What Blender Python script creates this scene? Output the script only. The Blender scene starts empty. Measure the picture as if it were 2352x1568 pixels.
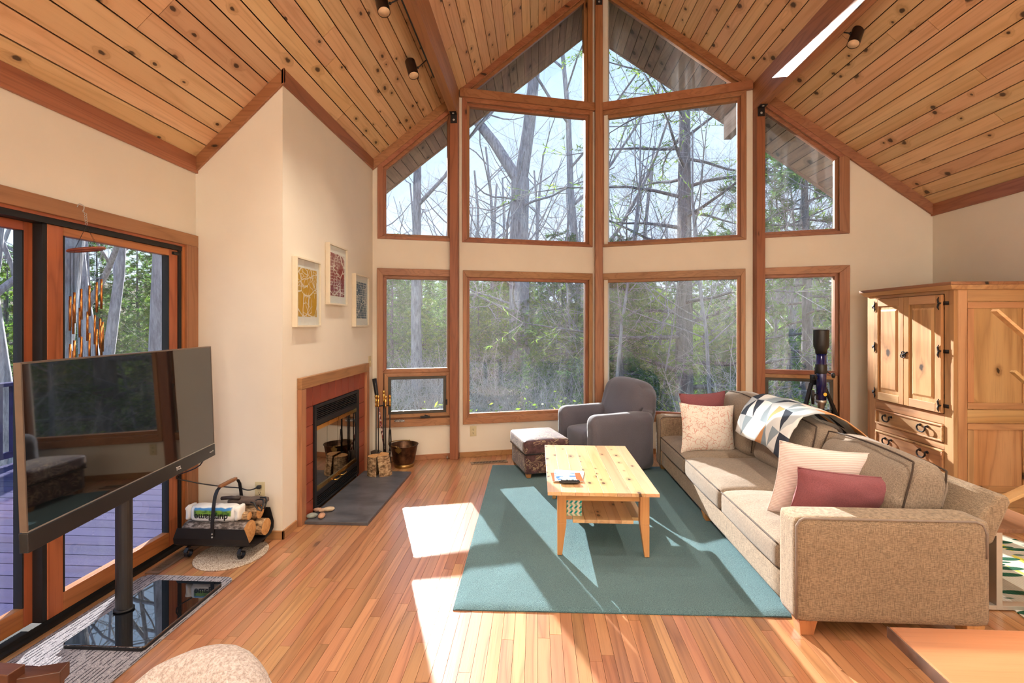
import bpy, bmesh, math, random
from mathutils import Vector, Matrix
random.seed(7)
scene = bpy.context.scene
COL = scene.collection
R = math.radians

# ---------------------------------------------------------------- camera
FPX, PX, PY, HCAM = 1090.0, 1176.0, 745.0, 1.5
YAW = math.atan(57 / 1090)
cam_data = bpy.data.cameras.new('camera')
cam_data.sensor_width = 36.0
cam_data.lens = FPX / 2352 * 36
cam_data.shift_y = -(784 - PY) / 2352
cam_data.clip_start = 0.05
cam_data.clip_end = 400
cam = bpy.data.objects.new('camera', cam_data)
cam.location = (0, 0, HCAM)
cam.rotation_euler = (R(90), 0, YAW)
COL.objects.link(cam)
scene.camera = cam

# ---------------------------------------------------------------- view and light
scene.view_settings.view_transform = 'Standard'
scene.view_settings.look = 'None'
scene.view_settings.gamma = 1.0
scene.view_settings.use_curve_mapping = False
scene.view_settings.exposure = 0.56
scene.cycles.max_bounces = 5
scene.cycles.diffuse_bounces = 3
scene.cycles.glossy_bounces = 3
scene.cycles.transparent_max_bounces = 8
scene.cycles.use_adaptive_sampling = True
scene.cycles.adaptive_threshold = 0.05
scene.cycles.sample_clamp_indirect = 6.0
scene.cycles.use_light_tree = False
scene.cycles.caustics_reflective = False
scene.cycles.caustics_refractive = False
scene.cycles.use_denoising = True

world = bpy.data.worlds.new('winter_sky')
scene.world = world
world.use_nodes = True
wn = world.node_tree
wn.nodes.clear()
w_out = wn.nodes.new('ShaderNodeOutputWorld')
w_bg = wn.nodes.new('ShaderNodeBackground')
w_tc = wn.nodes.new('ShaderNodeTexCoord')
w_sep = wn.nodes.new('ShaderNodeSeparateXYZ')
w_ramp = wn.nodes.new('ShaderNodeValToRGB')
w_ramp.color_ramp.elements[0].position = 0.0
w_ramp.color_ramp.elements[0].color = (0.80, 0.90, 1.0, 1)
w_ramp.color_ramp.elements[1].position = 0.75
w_ramp.color_ramp.elements[1].color = (0.36, 0.60, 1.0, 1)
wn.links.new(w_tc.outputs['Generated'], w_sep.inputs[0])
wn.links.new(w_sep.outputs['Z'], w_ramp.inputs[0])
wn.links.new(w_ramp.outputs[0], w_bg.inputs[0])
w_bg.inputs[1].default_value = 1.0
wn.links.new(w_bg.outputs[0], w_out.inputs[0])

SUN_AZ, SUN_EL = R(21), R(21.5)
sun_d = bpy.data.lights.new('sun', 'SUN')
sun_d.energy = 12.0
sun_d.color = (1.0, 0.95, 0.88)
sun_d.angle = R(0.6)
sun = bpy.data.objects.new('sun', sun_d)
sdir = Vector((-math.sin(SUN_AZ) * math.cos(SUN_EL), math.cos(SUN_AZ) * math.cos(SUN_EL), math.sin(SUN_EL)))
sun.rotation_euler = sdir.to_track_quat('Z', 'Y').to_euler()
COL.objects.link(sun)

def area(name, loc, target, sx, sy, power, color):
    d = bpy.data.lights.new(name, 'AREA')
    d.shape = 'RECTANGLE'
    d.size, d.size_y, d.energy, d.color = sx, sy, power, color
    o = bpy.data.objects.new(name, d)
    o.location = loc
    o.rotation_euler = (Vector(loc) - Vector(target)).to_track_quat('Z', 'Y').to_euler()
    COL.objects.link(o)
    return o
# added unseen fill lights behind the camera, bounced off the back wall
area('rear_fill_left', (-0.7, -1.7, 2.5), (-0.9, -3.6, 2.0), 2.2, 1.2, 135, (0.90, 0.95, 1.0))
area('rear_fill_right', (2.2, -1.7, 2.5), (2.4, -3.6, 2.0), 2.2, 1.2, 135, (0.90, 0.95, 1.0))

# ---------------------------------------------------------------- pixels of the photograph to places
CY_, SY_ = math.cos(YAW), math.sin(YAW)
def ray(x, y):
    u, v = (x - PX) / FPX, (PY - y) / FPX
    return Vector((-SY_ + u * CY_, CY_ + u * SY_, v))
def onZ(x, y, z=0.0):
    r = ray(x, y); t = (z - HCAM) / r.z
    return Vector((0, 0, HCAM)) + r * t
def onX(x, y, X):
    r = ray(x, y)
    return Vector((0, 0, HCAM)) + r * (X / r.x)
def onY(x, y, Y):
    r = ray(x, y)
    return Vector((0, 0, HCAM)) + r * (Y / r.y)
def proj(p):
    f = -SY_ * p[0] + CY_ * p[1]; rr = CY_ * p[0] + SY_ * p[1]
    return (PX + FPX * rr / f, PY - FPX * (p[2] - HCAM) / f, f)

# ---------------------------------------------------------------- mesh helpers
class MB:
    def __init__(s, M=None):
        s.v, s.f, s.M, s.mi = [], [], M, []
    def add(s, vs, fs, mi=0):
        n = len(s.v)
        s.v.extend([tuple(v) for v in vs])
        s.f.extend([tuple(i + n for i in f) for f in fs])
        s.mi.extend([mi] * len(fs))
        return s
    def box(s, x0, x1, y0, y1, z0, z1, mi=0):
        vs = [(x, y, z) for z in (z0, z1) for y in (y0, y1) for x in (x0, x1)]
        return s.add(vs, [(0, 2, 3, 1), (4, 5, 7, 6), (0, 1, 5, 4), (2, 6, 7, 3), (0, 4, 6, 2), (1, 3, 7, 5)], mi)
    def prism(s, a, b, mi=0):
        n = len(a)
        fs = [tuple(range(n))[::-1], tuple(range(n, 2 * n))]
        fs += [(i, (i + 1) % n, n + (i + 1) % n, n + i) for i in range(n)]
        return s.add(list(a) + list(b), fs, mi)
    def bar(s, p, q, w, h, up=(0, 0, 1), mi=0):
        p, q, up = Vector(p), Vector(q), Vector(up)
        d = (q - p).normalized()
        sd = d.cross(up)
        if sd.length < 1e-4: sd = d.cross(Vector((1, 0, 0)))
        sd.normalize(); u = sd.cross(d).normalized()
        c = lambda o: [o + sd * (a * w / 2) + u * (b * h / 2) for a, b in ((-1, -1), (1, -1), (1, 1), (-1, 1))]
        return s.prism(c(p), c(q), mi)
    def tube(s, pts, rad, n=8, cap=True, mi=0):
        pts = [Vector(p) for p in pts]
        if not hasattr(rad, '__len__'): rad = [rad] * len(pts)
        vs, fs = [], []
        pu = None
        for i, p in enumerate(pts):
            d = (pts[min(i + 1, len(pts) - 1)] - pts[max(i - 1, 0)]).normalized()
            if pu is None:
                pu = d.cross(Vector((0, 0, 1)))
                if pu.length < 1e-3: pu = d.cross(Vector((1, 0, 0)))
            pu = (pu - d * pu.dot(d)).normalized()
            w = d.cross(pu)
            for k in range(n):
                a = 2 * math.pi * k / n
                vs.append(p + (pu * math.cos(a) + w * math.sin(a)) * rad[i])
        for i in range(len(pts) - 1):
            for k in range(n):
                fs.append((i * n + k, i * n + (k + 1) % n, (i + 1) * n + (k + 1) % n, (i + 1) * n + k))
        if cap:
            fs.append(tuple(range(n))[::-1]); fs.append(tuple(range((len(pts) - 1) * n, len(pts) * n)))
        return s.add(vs, fs, mi)
    def lathe(s, prof, n=24, o=(0, 0, 0), ax=(0, 0, 1), mi=0, closed=False, sy=1.0):
        ax = Vector(ax).normalized(); o = Vector(o)
        u = ax.cross(Vector((0, 0, 1)))
        if u.length < 1e-3: u = Vector((1, 0, 0))
        u.normalize(); w = ax.cross(u)
        vs, fs = [], []
        for r, h in prof:
            for k in range(n):
                a = 2 * math.pi * k / n
                vs.append(o + ax * h + u * (r * math.cos(a)) + w * (r * sy * math.sin(a)))
        m = len(prof)
        for i in range(m - 1):
            for k in range(n):
                fs.append((i * n + k, i * n + (k + 1) % n, (i + 1) * n + (k + 1) % n, (i + 1) * n + k))
        if closed:
            for k in range(n):
                fs.append(((m - 1) * n + k, (m - 1) * n + (k + 1) % n, (k + 1) % n, k))
        else:
            if prof[0][0] > 1e-5: fs.append(tuple(range(n))[::-1])
            if prof[-1][0] > 1e-5: fs.append(tuple(range((m - 1) * n, m * n)))
        return s.add(vs, fs, mi)
    def grid(s, fn, nu, nv, mi=0, closeu=False):
        vs = [fn(i / nu, j / nv) for j in range(nv + 1) for i in range(nu + 1)]
        fs = [(j * (nu + 1) + i, j * (nu + 1) + i + 1, (j + 1) * (nu + 1) + i + 1, (j + 1) * (nu + 1) + i) for j in range(nv) for i in range(nu)]
        return s.add(vs, fs, mi)
    def rbox(s, c, half, r, n=8, deform=None, mi=0):
        """box with rounded edges, n cells a side, deform(p, unit) moves points (local coords)"""
        hx, hy, hz = half
        t = [-1 + 2 * i / n for i in range(n + 1)]
        t = [math.copysign(abs(a) ** 0.8, a) for a in t]
        idx = {}; vs = []; fs = []
        def V(a, b, d):
            k = (round(a, 5), round(b, 5), round(d, 5))
            if k not in idx:
                p = Vector((a * hx, b * hy, d * hz))
                q = Vector((max(-(hx - r), min(hx - r, p.x)), max(-(hy - r), min(hy - r, p.y)), max(-(hz - r), min(hz - r, p.z))))
                e = p - q
                if e.length > 1e-9:
                    m = max(abs(e.x), abs(e.y), abs(e.z))
                    e = e.normalized() * m if True else e
                p = q + e
                if deform: p = Vector(deform(p, (a, b, d)))
                idx[k] = len(vs); vs.append(p + Vector(c))
            return idx[k]
        for i in range(n):
            for j in range(n):
                a, b, e, g = t[i], t[i + 1], t[j], t[j + 1]
                fs.append((V(a, e, 1), V(b, e, 1), V(b, g, 1), V(a, g, 1)))
                fs.append((V(a, g, -1), V(b, g, -1), V(b, e, -1), V(a, e, -1)))
                fs.append((V(a, -1, e), V(b, -1, e), V(b, -1, g), V(a, -1, g)))
                fs.append((V(a, 1, g), V(b, 1, g), V(b, 1, e), V(a, 1, e)))
                fs.append((V(-1, b, e), V(-1, a, e), V(-1, a, g), V(-1, b, g)))
                fs.append((V(1, a, e), V(1, b, e), V(1, b, g), V(1, a, g)))
        return s.add(vs, fs, mi)

BASE = {}
def build(mb, name, mat, parent=None, smooth=False, bevel=0.0, label=None, kind=None, sub=0):
    """link the collected shapes as ONE mesh object; vertices are given in world places"""
    base = BASE.get(parent.name, Vector((0, 0, 0))) if parent else Vector((0, 0, 0))
    vs = mb.v
    if mb.M is not None: vs = [mb.M @ Vector(v) for v in vs]
    if base.length > 0: vs = [(v[0] - base.x, v[1] - base.y, v[2] - base.z) for v in vs]
    me = bpy.data.meshes.new(name)
    me.from_pydata([tuple(v) for v in vs], [], mb.f)
    mats = mat if isinstance(mat, (list, tuple)) else [mat]
    for m in mats: me.materials.append(m)
    if len(mats) > 1: me.polygons.foreach_set('material_index', mb.mi)
    bm = bmesh.new(); bm.from_mesh(me)
    bmesh.ops.recalc_face_normals(bm, faces=bm.faces)
    bm.to_mesh(me); bm.free()
    if smooth: me.polygons.foreach_set('use_smooth', [True] * len(me.polygons))
    o = bpy.data.objects.new(name, me)
    COL.objects.link(o)
    if parent: o.parent = parent
    BASE[o.name] = base
    if bevel > 0:
        md = o.modifiers.new('bevel', 'BEVEL'); md.width = bevel; md.segments = 2; md.limit_method = 'ANGLE'; md.angle_limit = R(40)
    if sub:
        md = o.modifiers.new('subsurf', 'SUBSURF'); md.levels = sub; md.render_levels = sub
    if label: o['label'] = label
    if kind: o['kind'] = kind
    return o
def thing(name, label, cat, loc=(0, 0, 0), group=None, kind=None):
    o = bpy.data.objects.new(name, None)
    o.empty_display_size = 0.1
    o.location = loc
    COL.objects.link(o)
    BASE[o.name] = Vector(loc)
    o['label'] = label
    if cat: o['category'] = cat
    if group: o['group'] = group
    if kind: o['kind'] = kind
    return o
def tag(o, label, cat=None, group=None, kind=None):
    o['label'] = label
    if cat: o['category'] = cat
    if group: o['group'] = group
    if kind: o['kind'] = kind
    return o
def text(name, body, size, M, mat, parent, extrude=0.0004, bold=False, shear=0.0):
    cu = bpy.data.curves.new(name, 'FONT')
    cu.body = body; cu.size = size; cu.extrude = extrude
    cu.align_x = 'CENTER'; cu.align_y = 'CENTER'; cu.shear = shear
    if bold: cu.offset = size * 0.02
    cu.materials.append(mat)
    tmp = bpy.data.objects.new(name, cu)
    COL.objects.link(tmp)
    dg = bpy.context.evaluated_depsgraph_get()
    me = bpy.data.meshes.new_from_object(tmp.evaluated_get(dg))
    bpy.data.objects.remove(tmp); bpy.data.curves.remove(cu)
    me.name = name
    if not me.materials: me.materials.append(mat)
    o = bpy.data.objects.new(name, me)
    COL.objects.link(o)
    o.parent = parent
    o.matrix_local = Matrix.Translation(-BASE[parent.name]) @ M
    return o
def frame_matrix(origin, ex, ey):
    ex, ey = Vector(ex).normalized(), Vector(ey)
    ey = (ey - ex * ey.dot(ex)).normalized(); ez = ex.cross(ey)
    M = Matrix.Identity(4)
    for i in range(3):
        M[i][0], M[i][1], M[i][2], M[i][3] = ex[i], ey[i], ez[i], origin[i]
    return M
def hashn(*a):
    x = math.sin(sum(v * k for v, k in zip(a, (12.9898, 78.233, 37.719, 9.17)))) * 43758.5453
    return x - math.floor(x)
def vnoise(x, y, z=0.0):
    xi, yi, zi = math.floor(x), math.floor(y), math.floor(z)
    fx, fy, fz = x - xi, y - yi, z - zi
    sm = lambda t: t * t * (3 - 2 * t)
    fx, fy, fz = sm(fx), sm(fy), sm(fz)
    def g(a, b, c): return hashn(xi + a, yi + b, zi + c)
    l = lambda a, b, t: a + (b - a) * t
    return l(l(l(g(0, 0, 0), g(1, 0, 0), fx), l(g(0, 1, 0), g(1, 1, 0), fx), fy), l(l(g(0, 0, 1), g(1, 0, 1), fx), l(g(0, 1, 1), g(1, 1, 1), fx), fy), fz) * 2 - 1

# ---------------------------------------------------------------- materials
def srgb(r, g, b):
    f = lambda c: (c / 12.92 if c <= 0.04045 else ((c + 0.055) / 1.055) ** 2.4)
    return (f(r / 255), f(g / 255), f(b / 255), 1.0)
class NT:
    def __init__(s, name):
        s.m = bpy.data.materials.new(name); s.m.use_nodes = True
        s.t = s.m.node_tree; s.t.nodes.clear()
        s.out = s.n('OutputMaterial'); s.b = s.n('BsdfPrincipled')
        s.l(s.b.outputs[0], s.out.inputs[0])
    def n(s, kind, **kw):
        o = s.t.nodes.new('ShaderNode' + kind)
        for k, v in kw.items(): setattr(o, k, v)
        return o
    def l(s, a, b): s.t.links.new(a, b)
    def val(s, sock, v):
        if hasattr(v, 'type') and hasattr(v, 'is_output'): s.l(v, sock)
        else: sock.default_value = v
    def math(s, op, a, b=0.0, c=0.0, clamp=False):
        o = s.n('Math', operation=op, use_clamp=clamp)
        s.val(o.inputs[0], a); s.val(o.inputs[1], b); s.val(o.inputs[2], c)
        return o.outputs[0]
    def mix(s, f, a, b, mode='MIX'):
        o = s.n('Mix', data_type='RGBA', blend_type=mode)
        s.val(o.inputs[0], f); s.val(o.inputs[6], a); s.val(o.inputs[7], b)
        return o.outputs[2]
    def vmul(s, v, k):
        o = s.n('VectorMath', operation='MULTIPLY'); s.l(v, o.inputs[0]); s.val(o.inputs[1], k); return o.outputs[0]
    def vadd(s, v, k):
        o = s.n('VectorMath', operation='ADD'); s.l(v, o.inputs[0]); s.val(o.inputs[1], k); return o.outputs[0]
    def coord(s, what='Object'):
        return s.n('TexCoord').outputs[what]
    def noise(s, vec, scale=1.0, detail=2.0, rough=0.5, dist=0.0):
        o = s.n('TexNoise'); s.l(vec, o.inputs['Vector'])
        o.inputs['Scale'].default_value = scale; o.inputs['Detail'].default_value = detail
        o.inputs['Roughness'].default_value = rough; o.inputs['Distortion'].default_value = dist
        return o.outputs['Fac']
    def ramp(s, f, stops):
        o = s.n('ValToRGB'); s.l(f, o.inputs[0]); cr = o.color_ramp
        while len(cr.elements) < len(stops): cr.elements.new(0.5)
        for e, (p, c) in zip(cr.elements, stops):
            e.position = p; e.color = c if len(c) == 4 else (*c, 1)
        return o.outputs[0]
    def step(s, x, a, b):
        o = s.n('MapRange', interpolation_type='SMOOTHSTEP')
        s.val(o.inputs[0], x); o.inputs[1].default_value = a; o.inputs[2].default_value = b
        o.inputs[3].default_value = 0; o.inputs[4].default_value = 1
        return o.outputs[0]
    def sep(s, v):
        o = s.n('SeparateXYZ'); s.l(v, o.inputs[0]); return o.outputs
    def comb(s, x, y, z):
        o = s.n('CombineXYZ'); s.val(o.inputs[0], x); s.val(o.inputs[1], y); s.val(o.inputs[2], z); return o.outputs[0]
    def bump(s, h, strength=0.2, dist=0.01):
        o = s.n('Bump'); s.l(h, o.inputs['Height']); o.inputs['Strength'].default_value = strength; o.inputs['Distance'].default_value = dist
        s.l(o.outputs[0], s.b.inputs['Normal'])
    def rnd(s):
        a = s.n('ObjectInfo').outputs['Random']
        b = s.n('Attribute', attribute_name='rnd').outputs['Fac']
        return s.math('FRACT', s.math('ADD', a, b))
    def set(s, color=None, rough=0.5, spec=0.5, metal=0.0, coat=0.0, coat_rough=0.1, sheen=0.0):
        if color is not None: s.val(s.b.inputs['Base Color'], color)
        s.val(s.b.inputs['Roughness'], rough); s.b.inputs['Specular IOR Level'].default_value = spec
        s.b.inputs['Metallic'].default_value = metal
        s.b.inputs['Coat Weight'].default_value = coat; s.b.inputs['Coat Roughness'].default_value = coat_rough
        s.b.inputs['Sheen Weight'].default_value = sheen
        return s.m
def plain(name, col, rough=0.5, metal=0.0, spec=0.5, coat=0.0, var=0.06, vs=20.0, bump=0.0, bs=200.0, sheen=0.0):
    t = NT(name); c = t.coord()
    f = t.noise(c, vs, 3)
    dark = tuple(v * (1 - var * 2) for v in col[:3]) + (1,); lite = tuple(min(1, v * (1 + var * 2)) for v in col[:3]) + (1,)
    t.set(t.ramp(f, [(0.3, dark), (0.7, lite)]), rough, spec, metal, coat, sheen=sheen)
    if bump: t.bump(t.noise(c, bs, 2), bump, 0.002)
    return t.m
def wood(name, c1, c2, dark, axis='Y', across=7.0, along=0.35, rings=14.0, knots=0.0, kscale=(4.5, 1.6), rough=0.45, var=0.35, coat=0.0, grain=0.35, ksize=0.10, spec=0.5):
    t = NT(name); c = t.coord(); r = t.rnd()
    off = t.n('VectorMath', operation='SCALE'); off.inputs[0].default_value = (31.7, 17.3, 23.1); t.l(r, off.inputs['Scale'])
    p = t.vadd(c, off.outputs[0])
    def sc(a, l): return {'X': (l, a, a), 'Y': (a, l, a), 'Z': (a, a, l)}[axis]
    q = t.vmul(p, sc(across, along))
    n1 = t.noise(q, 1.0, 2, 0.5, 0.3)
    kmask = None
    if knots > 0:
        vo = t.n('TexVoronoi', voronoi_dimensions='2D'); ps = t.sep(p)
        ac = {'X': t.math('MULTIPLY_ADD', ps[1], 0.3, ps[2]), 'Y': t.math('MULTIPLY_ADD', ps[2], 0.25, ps[0]), 'Z': t.math('ADD', ps[0], ps[1])}[axis]
        t.l(t.comb(t.math('MULTIPLY', ac, kscale[0]), t.math('MULTIPLY', ps['XYZ'.index(axis)], kscale[1]), 0.0), vo.inputs['Vector']); vo.inputs['Scale'].default_value = 1.0
        wob = t.math('MULTIPLY', t.math('SUBTRACT', t.noise(t.vmul(p, (30, 30, 30)), 1, 2), 0.5), 0.12)
        d = t.math('ADD', vo.outputs['Distance'], wob)
        cs = t.sep(vo.outputs['Color'])
        gate = t.step(cs[0], 1 - knots, 1 - knots + 0.02)
        size = t.math('MULTIPLY_ADD', cs[1], ksize, ksize * 0.55)
        kmask = t.math('MULTIPLY', t.math('SUBTRACT', 1.0, t.step(t.math('DIVIDE', d, size), 0.55, 1.15)), gate)
        halo = t.math('MULTIPLY', t.math('SUBTRACT', 1.0, t.step(t.math('DIVIDE', d, size), 0.6, 3.4)), gate)
        n1 = t.math('MULTIPLY_ADD', halo, 0.16, n1)
    ring = t.math('PINGPONG', t.math('MULTIPLY', n1, rings), 1.0)
    line = t.math('POWER', ring, 3.0)
    fine = t.noise(t.vmul(p, sc(across * 22, along * 9)), 1.0, 2, 0.6)
    col = t.mix(t.step(n1, 0.3, 0.7), c1, c2)
    col = t.mix(t.math('MULTIPLY', line, grain), col, dark)
    col = t.mix(t.math('MULTIPLY', t.step(fine, 0.5, 0.75), grain * 0.55), col, dark)
    tint = t.math('MULTIPLY_ADD', r, var, 1 - var * 0.55)
    hsv = t.n('HueSaturation'); t.l(col, hsv.inputs['Color']); t.l(tint, hsv.inputs['Value'])
    r2 = t.math('FRACT', t.math('MULTIPLY', r, 7.31))
    t.l(t.math('MULTIPLY_ADD', r2, 0.02, 0.49), hsv.inputs['Hue'])
    col = hsv.outputs[0]
    if kmask is not None:
        col = t.mix(t.math('MULTIPLY', halo, 0.28), col, tuple(v * 0.5 for v in dark[:3]) + (1,))
        col = t.mix(t.math('MULTIPLY', kmask, 0.92), col, tuple(v * 0.12 for v in dark[:3]) + (1,))
    t.set(col, rough, spec, 0, coat, 0.22)
    t.bump(fine, 0.12, 0.002)
    return t.m
def fabric(name, col, var=0.25, warp=(500, 500, 90), weft=(90, 90, 500), rough=0.95, bump=0.5, col2=None, sheen=0.15, big=0.10):
    t = NT(name); c = t.coord()
    a = t.noise(t.vmul(c, warp), 1.0, 2, 0.6); b = t.noise(t.vmul(c, weft), 1.0, 2, 0.6)
    w = t.math('MULTIPLY', t.math('ADD', a, b), 0.5)
    d = tuple(v * (1 - var) for v in col[:3]) + (1,); l = tuple(min(1, v * (1 + var)) for v in (col2 or col)[:3]) + (1,)
    cc = t.ramp(w, [(0.40, d), (0.60, l)])
    g = t.noise(c, 6.0, 3)
    hs = t.n('HueSaturation'); t.l(cc, hs.inputs['Color']); t.l(t.math('MULTIPLY_ADD', g, big * 2, 1 - big), hs.inputs['Value'])
    t.set(hs.outputs[0], rough, 0.2, 0, sheen=sheen)
    t.bump(w, bump, 0.002)
    return t.m
def glass(name, tint=(0.93, 0.97, 1.0, 1), haze_dirt=0.06, refl=1.0):
    t = NT(name); c = t.coord()
    tr = t.n('BsdfTransparent'); tr.inputs[0].default_value = tint
    gl = t.n('BsdfGlossy'); gl.inputs['Roughness'].default_value = 0.0; gl.inputs['Color'].default_value = (1, 1, 1, 1)
    fr = t.n('Fresnel'); bf = t.n('NewGeometry').outputs['Backfacing']; t.l(t.math('MULTIPLY_ADD', bf, 1 / 1.5 - 1.5, 1.5), fr.inputs['IOR'])
    m1 = t.n('MixShader'); t.l(t.math('MULTIPLY', fr.outputs[0], refl), m1.inputs[0]); t.l(tr.outputs[0], m1.inputs[1]); t.l(gl.outputs[0], m1.inputs[2])
    src = m1.outputs[0]
    if haze_dirt > 0:  # pane dirt, also a bluish sun haze put into the glass
        tl = t.n('BsdfTranslucent'); tl.inputs[0].default_value = (0.9, 0.95, 1.0, 1)
        df = t.n('BsdfDiffuse'); df.inputs[0].default_value = (0.9, 0.95, 1.0, 1)
        ms = t.n('MixShader'); ms.inputs[0].default_value = 0.4; t.l(tl.outputs[0], ms.inputs[1]); t.l(df.outputs[0], ms.inputs[2])
        streak = t.noise(t.vmul(c, (14, 14, 0.8)), 1.0, 3, 0.6)
        spots = t.noise(c, 90.0, 2, 0.6)
        cloud = t.noise(c, 1.6, 3, 0.6)
        k = t.math('MULTIPLY', t.step(cloud, 0.35, 0.7), t.math('MULTIPLY_ADD', t.step(streak, 0.4, 0.75), 0.8, t.math('MULTIPLY', t.step(spots, 0.62, 0.75), 0.8)))
        k = t.math('MULTIPLY_ADD', k, haze_dirt * 1.6, haze_dirt * 0.35)
        m2 = t.n('MixShader'); t.l(k, m2.inputs[0]); t.l(src, m2.inputs[1]); t.l(ms.outputs[0], m2.inputs[2]); src = m2.outputs[0]
    t.l(src, t.out.inputs[0])
    return t.m
def emit(name, col, s):
    t = NT(name); e = t.n('Emission'); e.inputs[0].default_value = col; e.inputs[1].default_value = s
    t.l(e.outputs[0], t.out.inputs[0]); return t.m

M = {}
M['wall'] = plain('cream_wall_paint', srgb(240, 231, 214), 0.75, var=0.012, vs=2.5, spec=0.25)
M['ceil'] = wood('knotty_pine_boards', srgb(230, 190, 146), srgb(220, 174, 128), srgb(168, 116, 74), 'Y', 7, 0.45, 16, 0.44, (9.0, 4.4), 0.5, 0.20, ksize=0.095, grain=0.30)
M['groove'] = plain('dark_board_backing', srgb(42, 26, 16), 0.9)
M['trim'] = {a: wood('cedar_trim_' + a, srgb(172, 116, 78), srgb(156, 100, 64), srgb(106, 64, 40), a, 9, 0.5, 18, 0.10, (8, 3.0), 0.45, 0.18, grain=0.4, ksize=0.10) for a in 'XYZ'}
M['case'] = {a: wood('oak_casing_' + a, srgb(182, 132, 90), srgb(166, 116, 76), srgb(116, 76, 46), a, 9, 0.5, 18, 0.0, (7, 1.2), 0.45, 0.18, grain=0.4) for a in 'XYZ'}
M['floor'] = wood('oak_strip_floor', srgb(198, 144, 102), srgb(180, 124, 84), srgb(120, 76, 48), 'Y', 9, 0.45, 13, 0.02, (9, 3.0), 0.30, 0.34, coat=0.6, grain=0.5, ksize=0.12)
M['soffit'] = wood('weathered_soffit', srgb(138, 112, 98), srgb(118, 96, 84), srgb(74, 58, 50), 'Y', 7, 0.5, 14, 0.2, (8, 4.0), 0.8, 0.25, ksize=0.12)
M['black'] = plain('black_metal', srgb(34, 32, 33), 0.45, metal=0.3, var=0.05)
M['blackplastic'] = plain('black_plastic', srgb(26, 26, 28), 0.35, var=0.03)
M['steel'] = plain('brushed_steel', srgb(190, 188, 182), 0.35, metal=0.9, var=0.03)
M['brass'] = plain('polished_brass', srgb(212, 168, 92), 0.22, metal=1.0, var=0.03)
M['bolt'] = plain('bolt_steel', srgb(200, 200, 196), 0.35, metal=0.8)
M['pane'] = glass('window_glass', haze_dirt=0.055, refl=1.2)
M['clear'] = glass('clean_glass', haze_dirt=0.0, refl=1.2)
M['ivory'] = plain('ivory_plastic', srgb(214, 200, 160), 0.4, var=0.02)
M['white'] = plain('white_plastic', srgb(240, 238, 232), 0.4, var=0.01)
M['dark'] = plain('dark_slot', srgb(20, 18, 18), 0.6)

# ---------------------------------------------------------------- the house: plan
XL, XR, XC = -2.41, 3.89, 0.74           # side walls, ridge
YJ, XF = 3.235, -1.778                   # jog wall, fireplace wall
ZE, SL = 2.67, 0.95                      # ceiling height at the eaves, roof slope
YB = -3.6                                # back wall
def zc(X): return ZE + SL * min(X - XL, XR - X)
def prowY(X): return 5.566 + 0.285 * X if X < XC else 5.988 - 0.285 * X
NRM = {-1: Vector((-0.285, 1, 0)).normalized(), 1: Vector((0.285, 1, 0)).normalized()}
def PW(side, X, z, off=0.0):
    Y = 5.566 + 0.285 * X if side < 0 else 5.988 - 0.285 * X
    return Vector((X, Y, z)) + NRM[side] * off
def pprism(mb, side, poly, o0, o1):
    return mb.prism([PW(side, x, z, o0) for x, z in poly], [PW(side, x, z, o1) for x, z in poly])

# ---------------------------------------------------------------- floor
sub = build(MB().box(XL - .1, XR + .1, YB, 6.0, -0.12, -0.0135), 'floor', M['groove'], kind='structure')
tag(sub, 'orange oak strip floor running from the camera to the window wall')
FW = 0.0575
rnd = random.Random(3)
strips = []
x = XL
while x < XR:
    y = YB - rnd.random() * 1.2
    while y < 5.9:
        ln = rnd.uniform(0.5, 1.5)
        y1 = y + ln
        ylim = min(prowY(x), prowY(x + FW)) - 0.005 if x > XF - 0.05 else YJ
        a, b = max(y, YB), min(y1, ylim)
        if b - a > 0.03: strips.append((x, min(x + FW, XR), a, b))
        y = y1
    x += FW
def seen_score(s):
    cx, cy = (s[0] + s[1]) / 2, (s[2] + s[3]) / 2
    best = 0
    for t in (0.1, 0.5, 0.9):
        yy = s[2] + (s[3] - s[2]) * t
        if yy < 0.8: continue
        px, py, f = proj((cx, yy, 0))
        if f < 0.5 or not (-20 < px < 2370 and py < 1580): continue
        if -0.42 < cx < 1.4 and 2.52 < yy < 5.0: continue
        if 1.4 <= cx < 2.2 and 2.4 < yy < 5.0: continue
        if cx > 2.5 and yy > 2.6: continue
        if cx < -1.75 and yy < 2.6: continue
        best += 1.0 / f ** 2
    return best * (s[3] - s[2])
strips.sort(key=seen_score, reverse=True)
def strip_box(mb, s):
    g = 0.0007
    return mb.box(s[0] + g, s[1] - g, s[2] + g, s[3] - g, -0.012, 0.0)
for s in strips[:300]:
    build(strip_box(MB(), s), 'floor_board', M['floor'], sub)
mb = MB()
for s in strips[300:]: strip_box(mb, s)
rest = build(mb, 'floor_boards_beyond', M['floor'], sub, kind='stuff')
at = rest.data.attributes.new('rnd', 'FLOAT', 'FACE')
vals = []
for s in strips[300:]: vals += [rnd.random()] * 6
at.data.foreach_set('value', vals)

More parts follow.
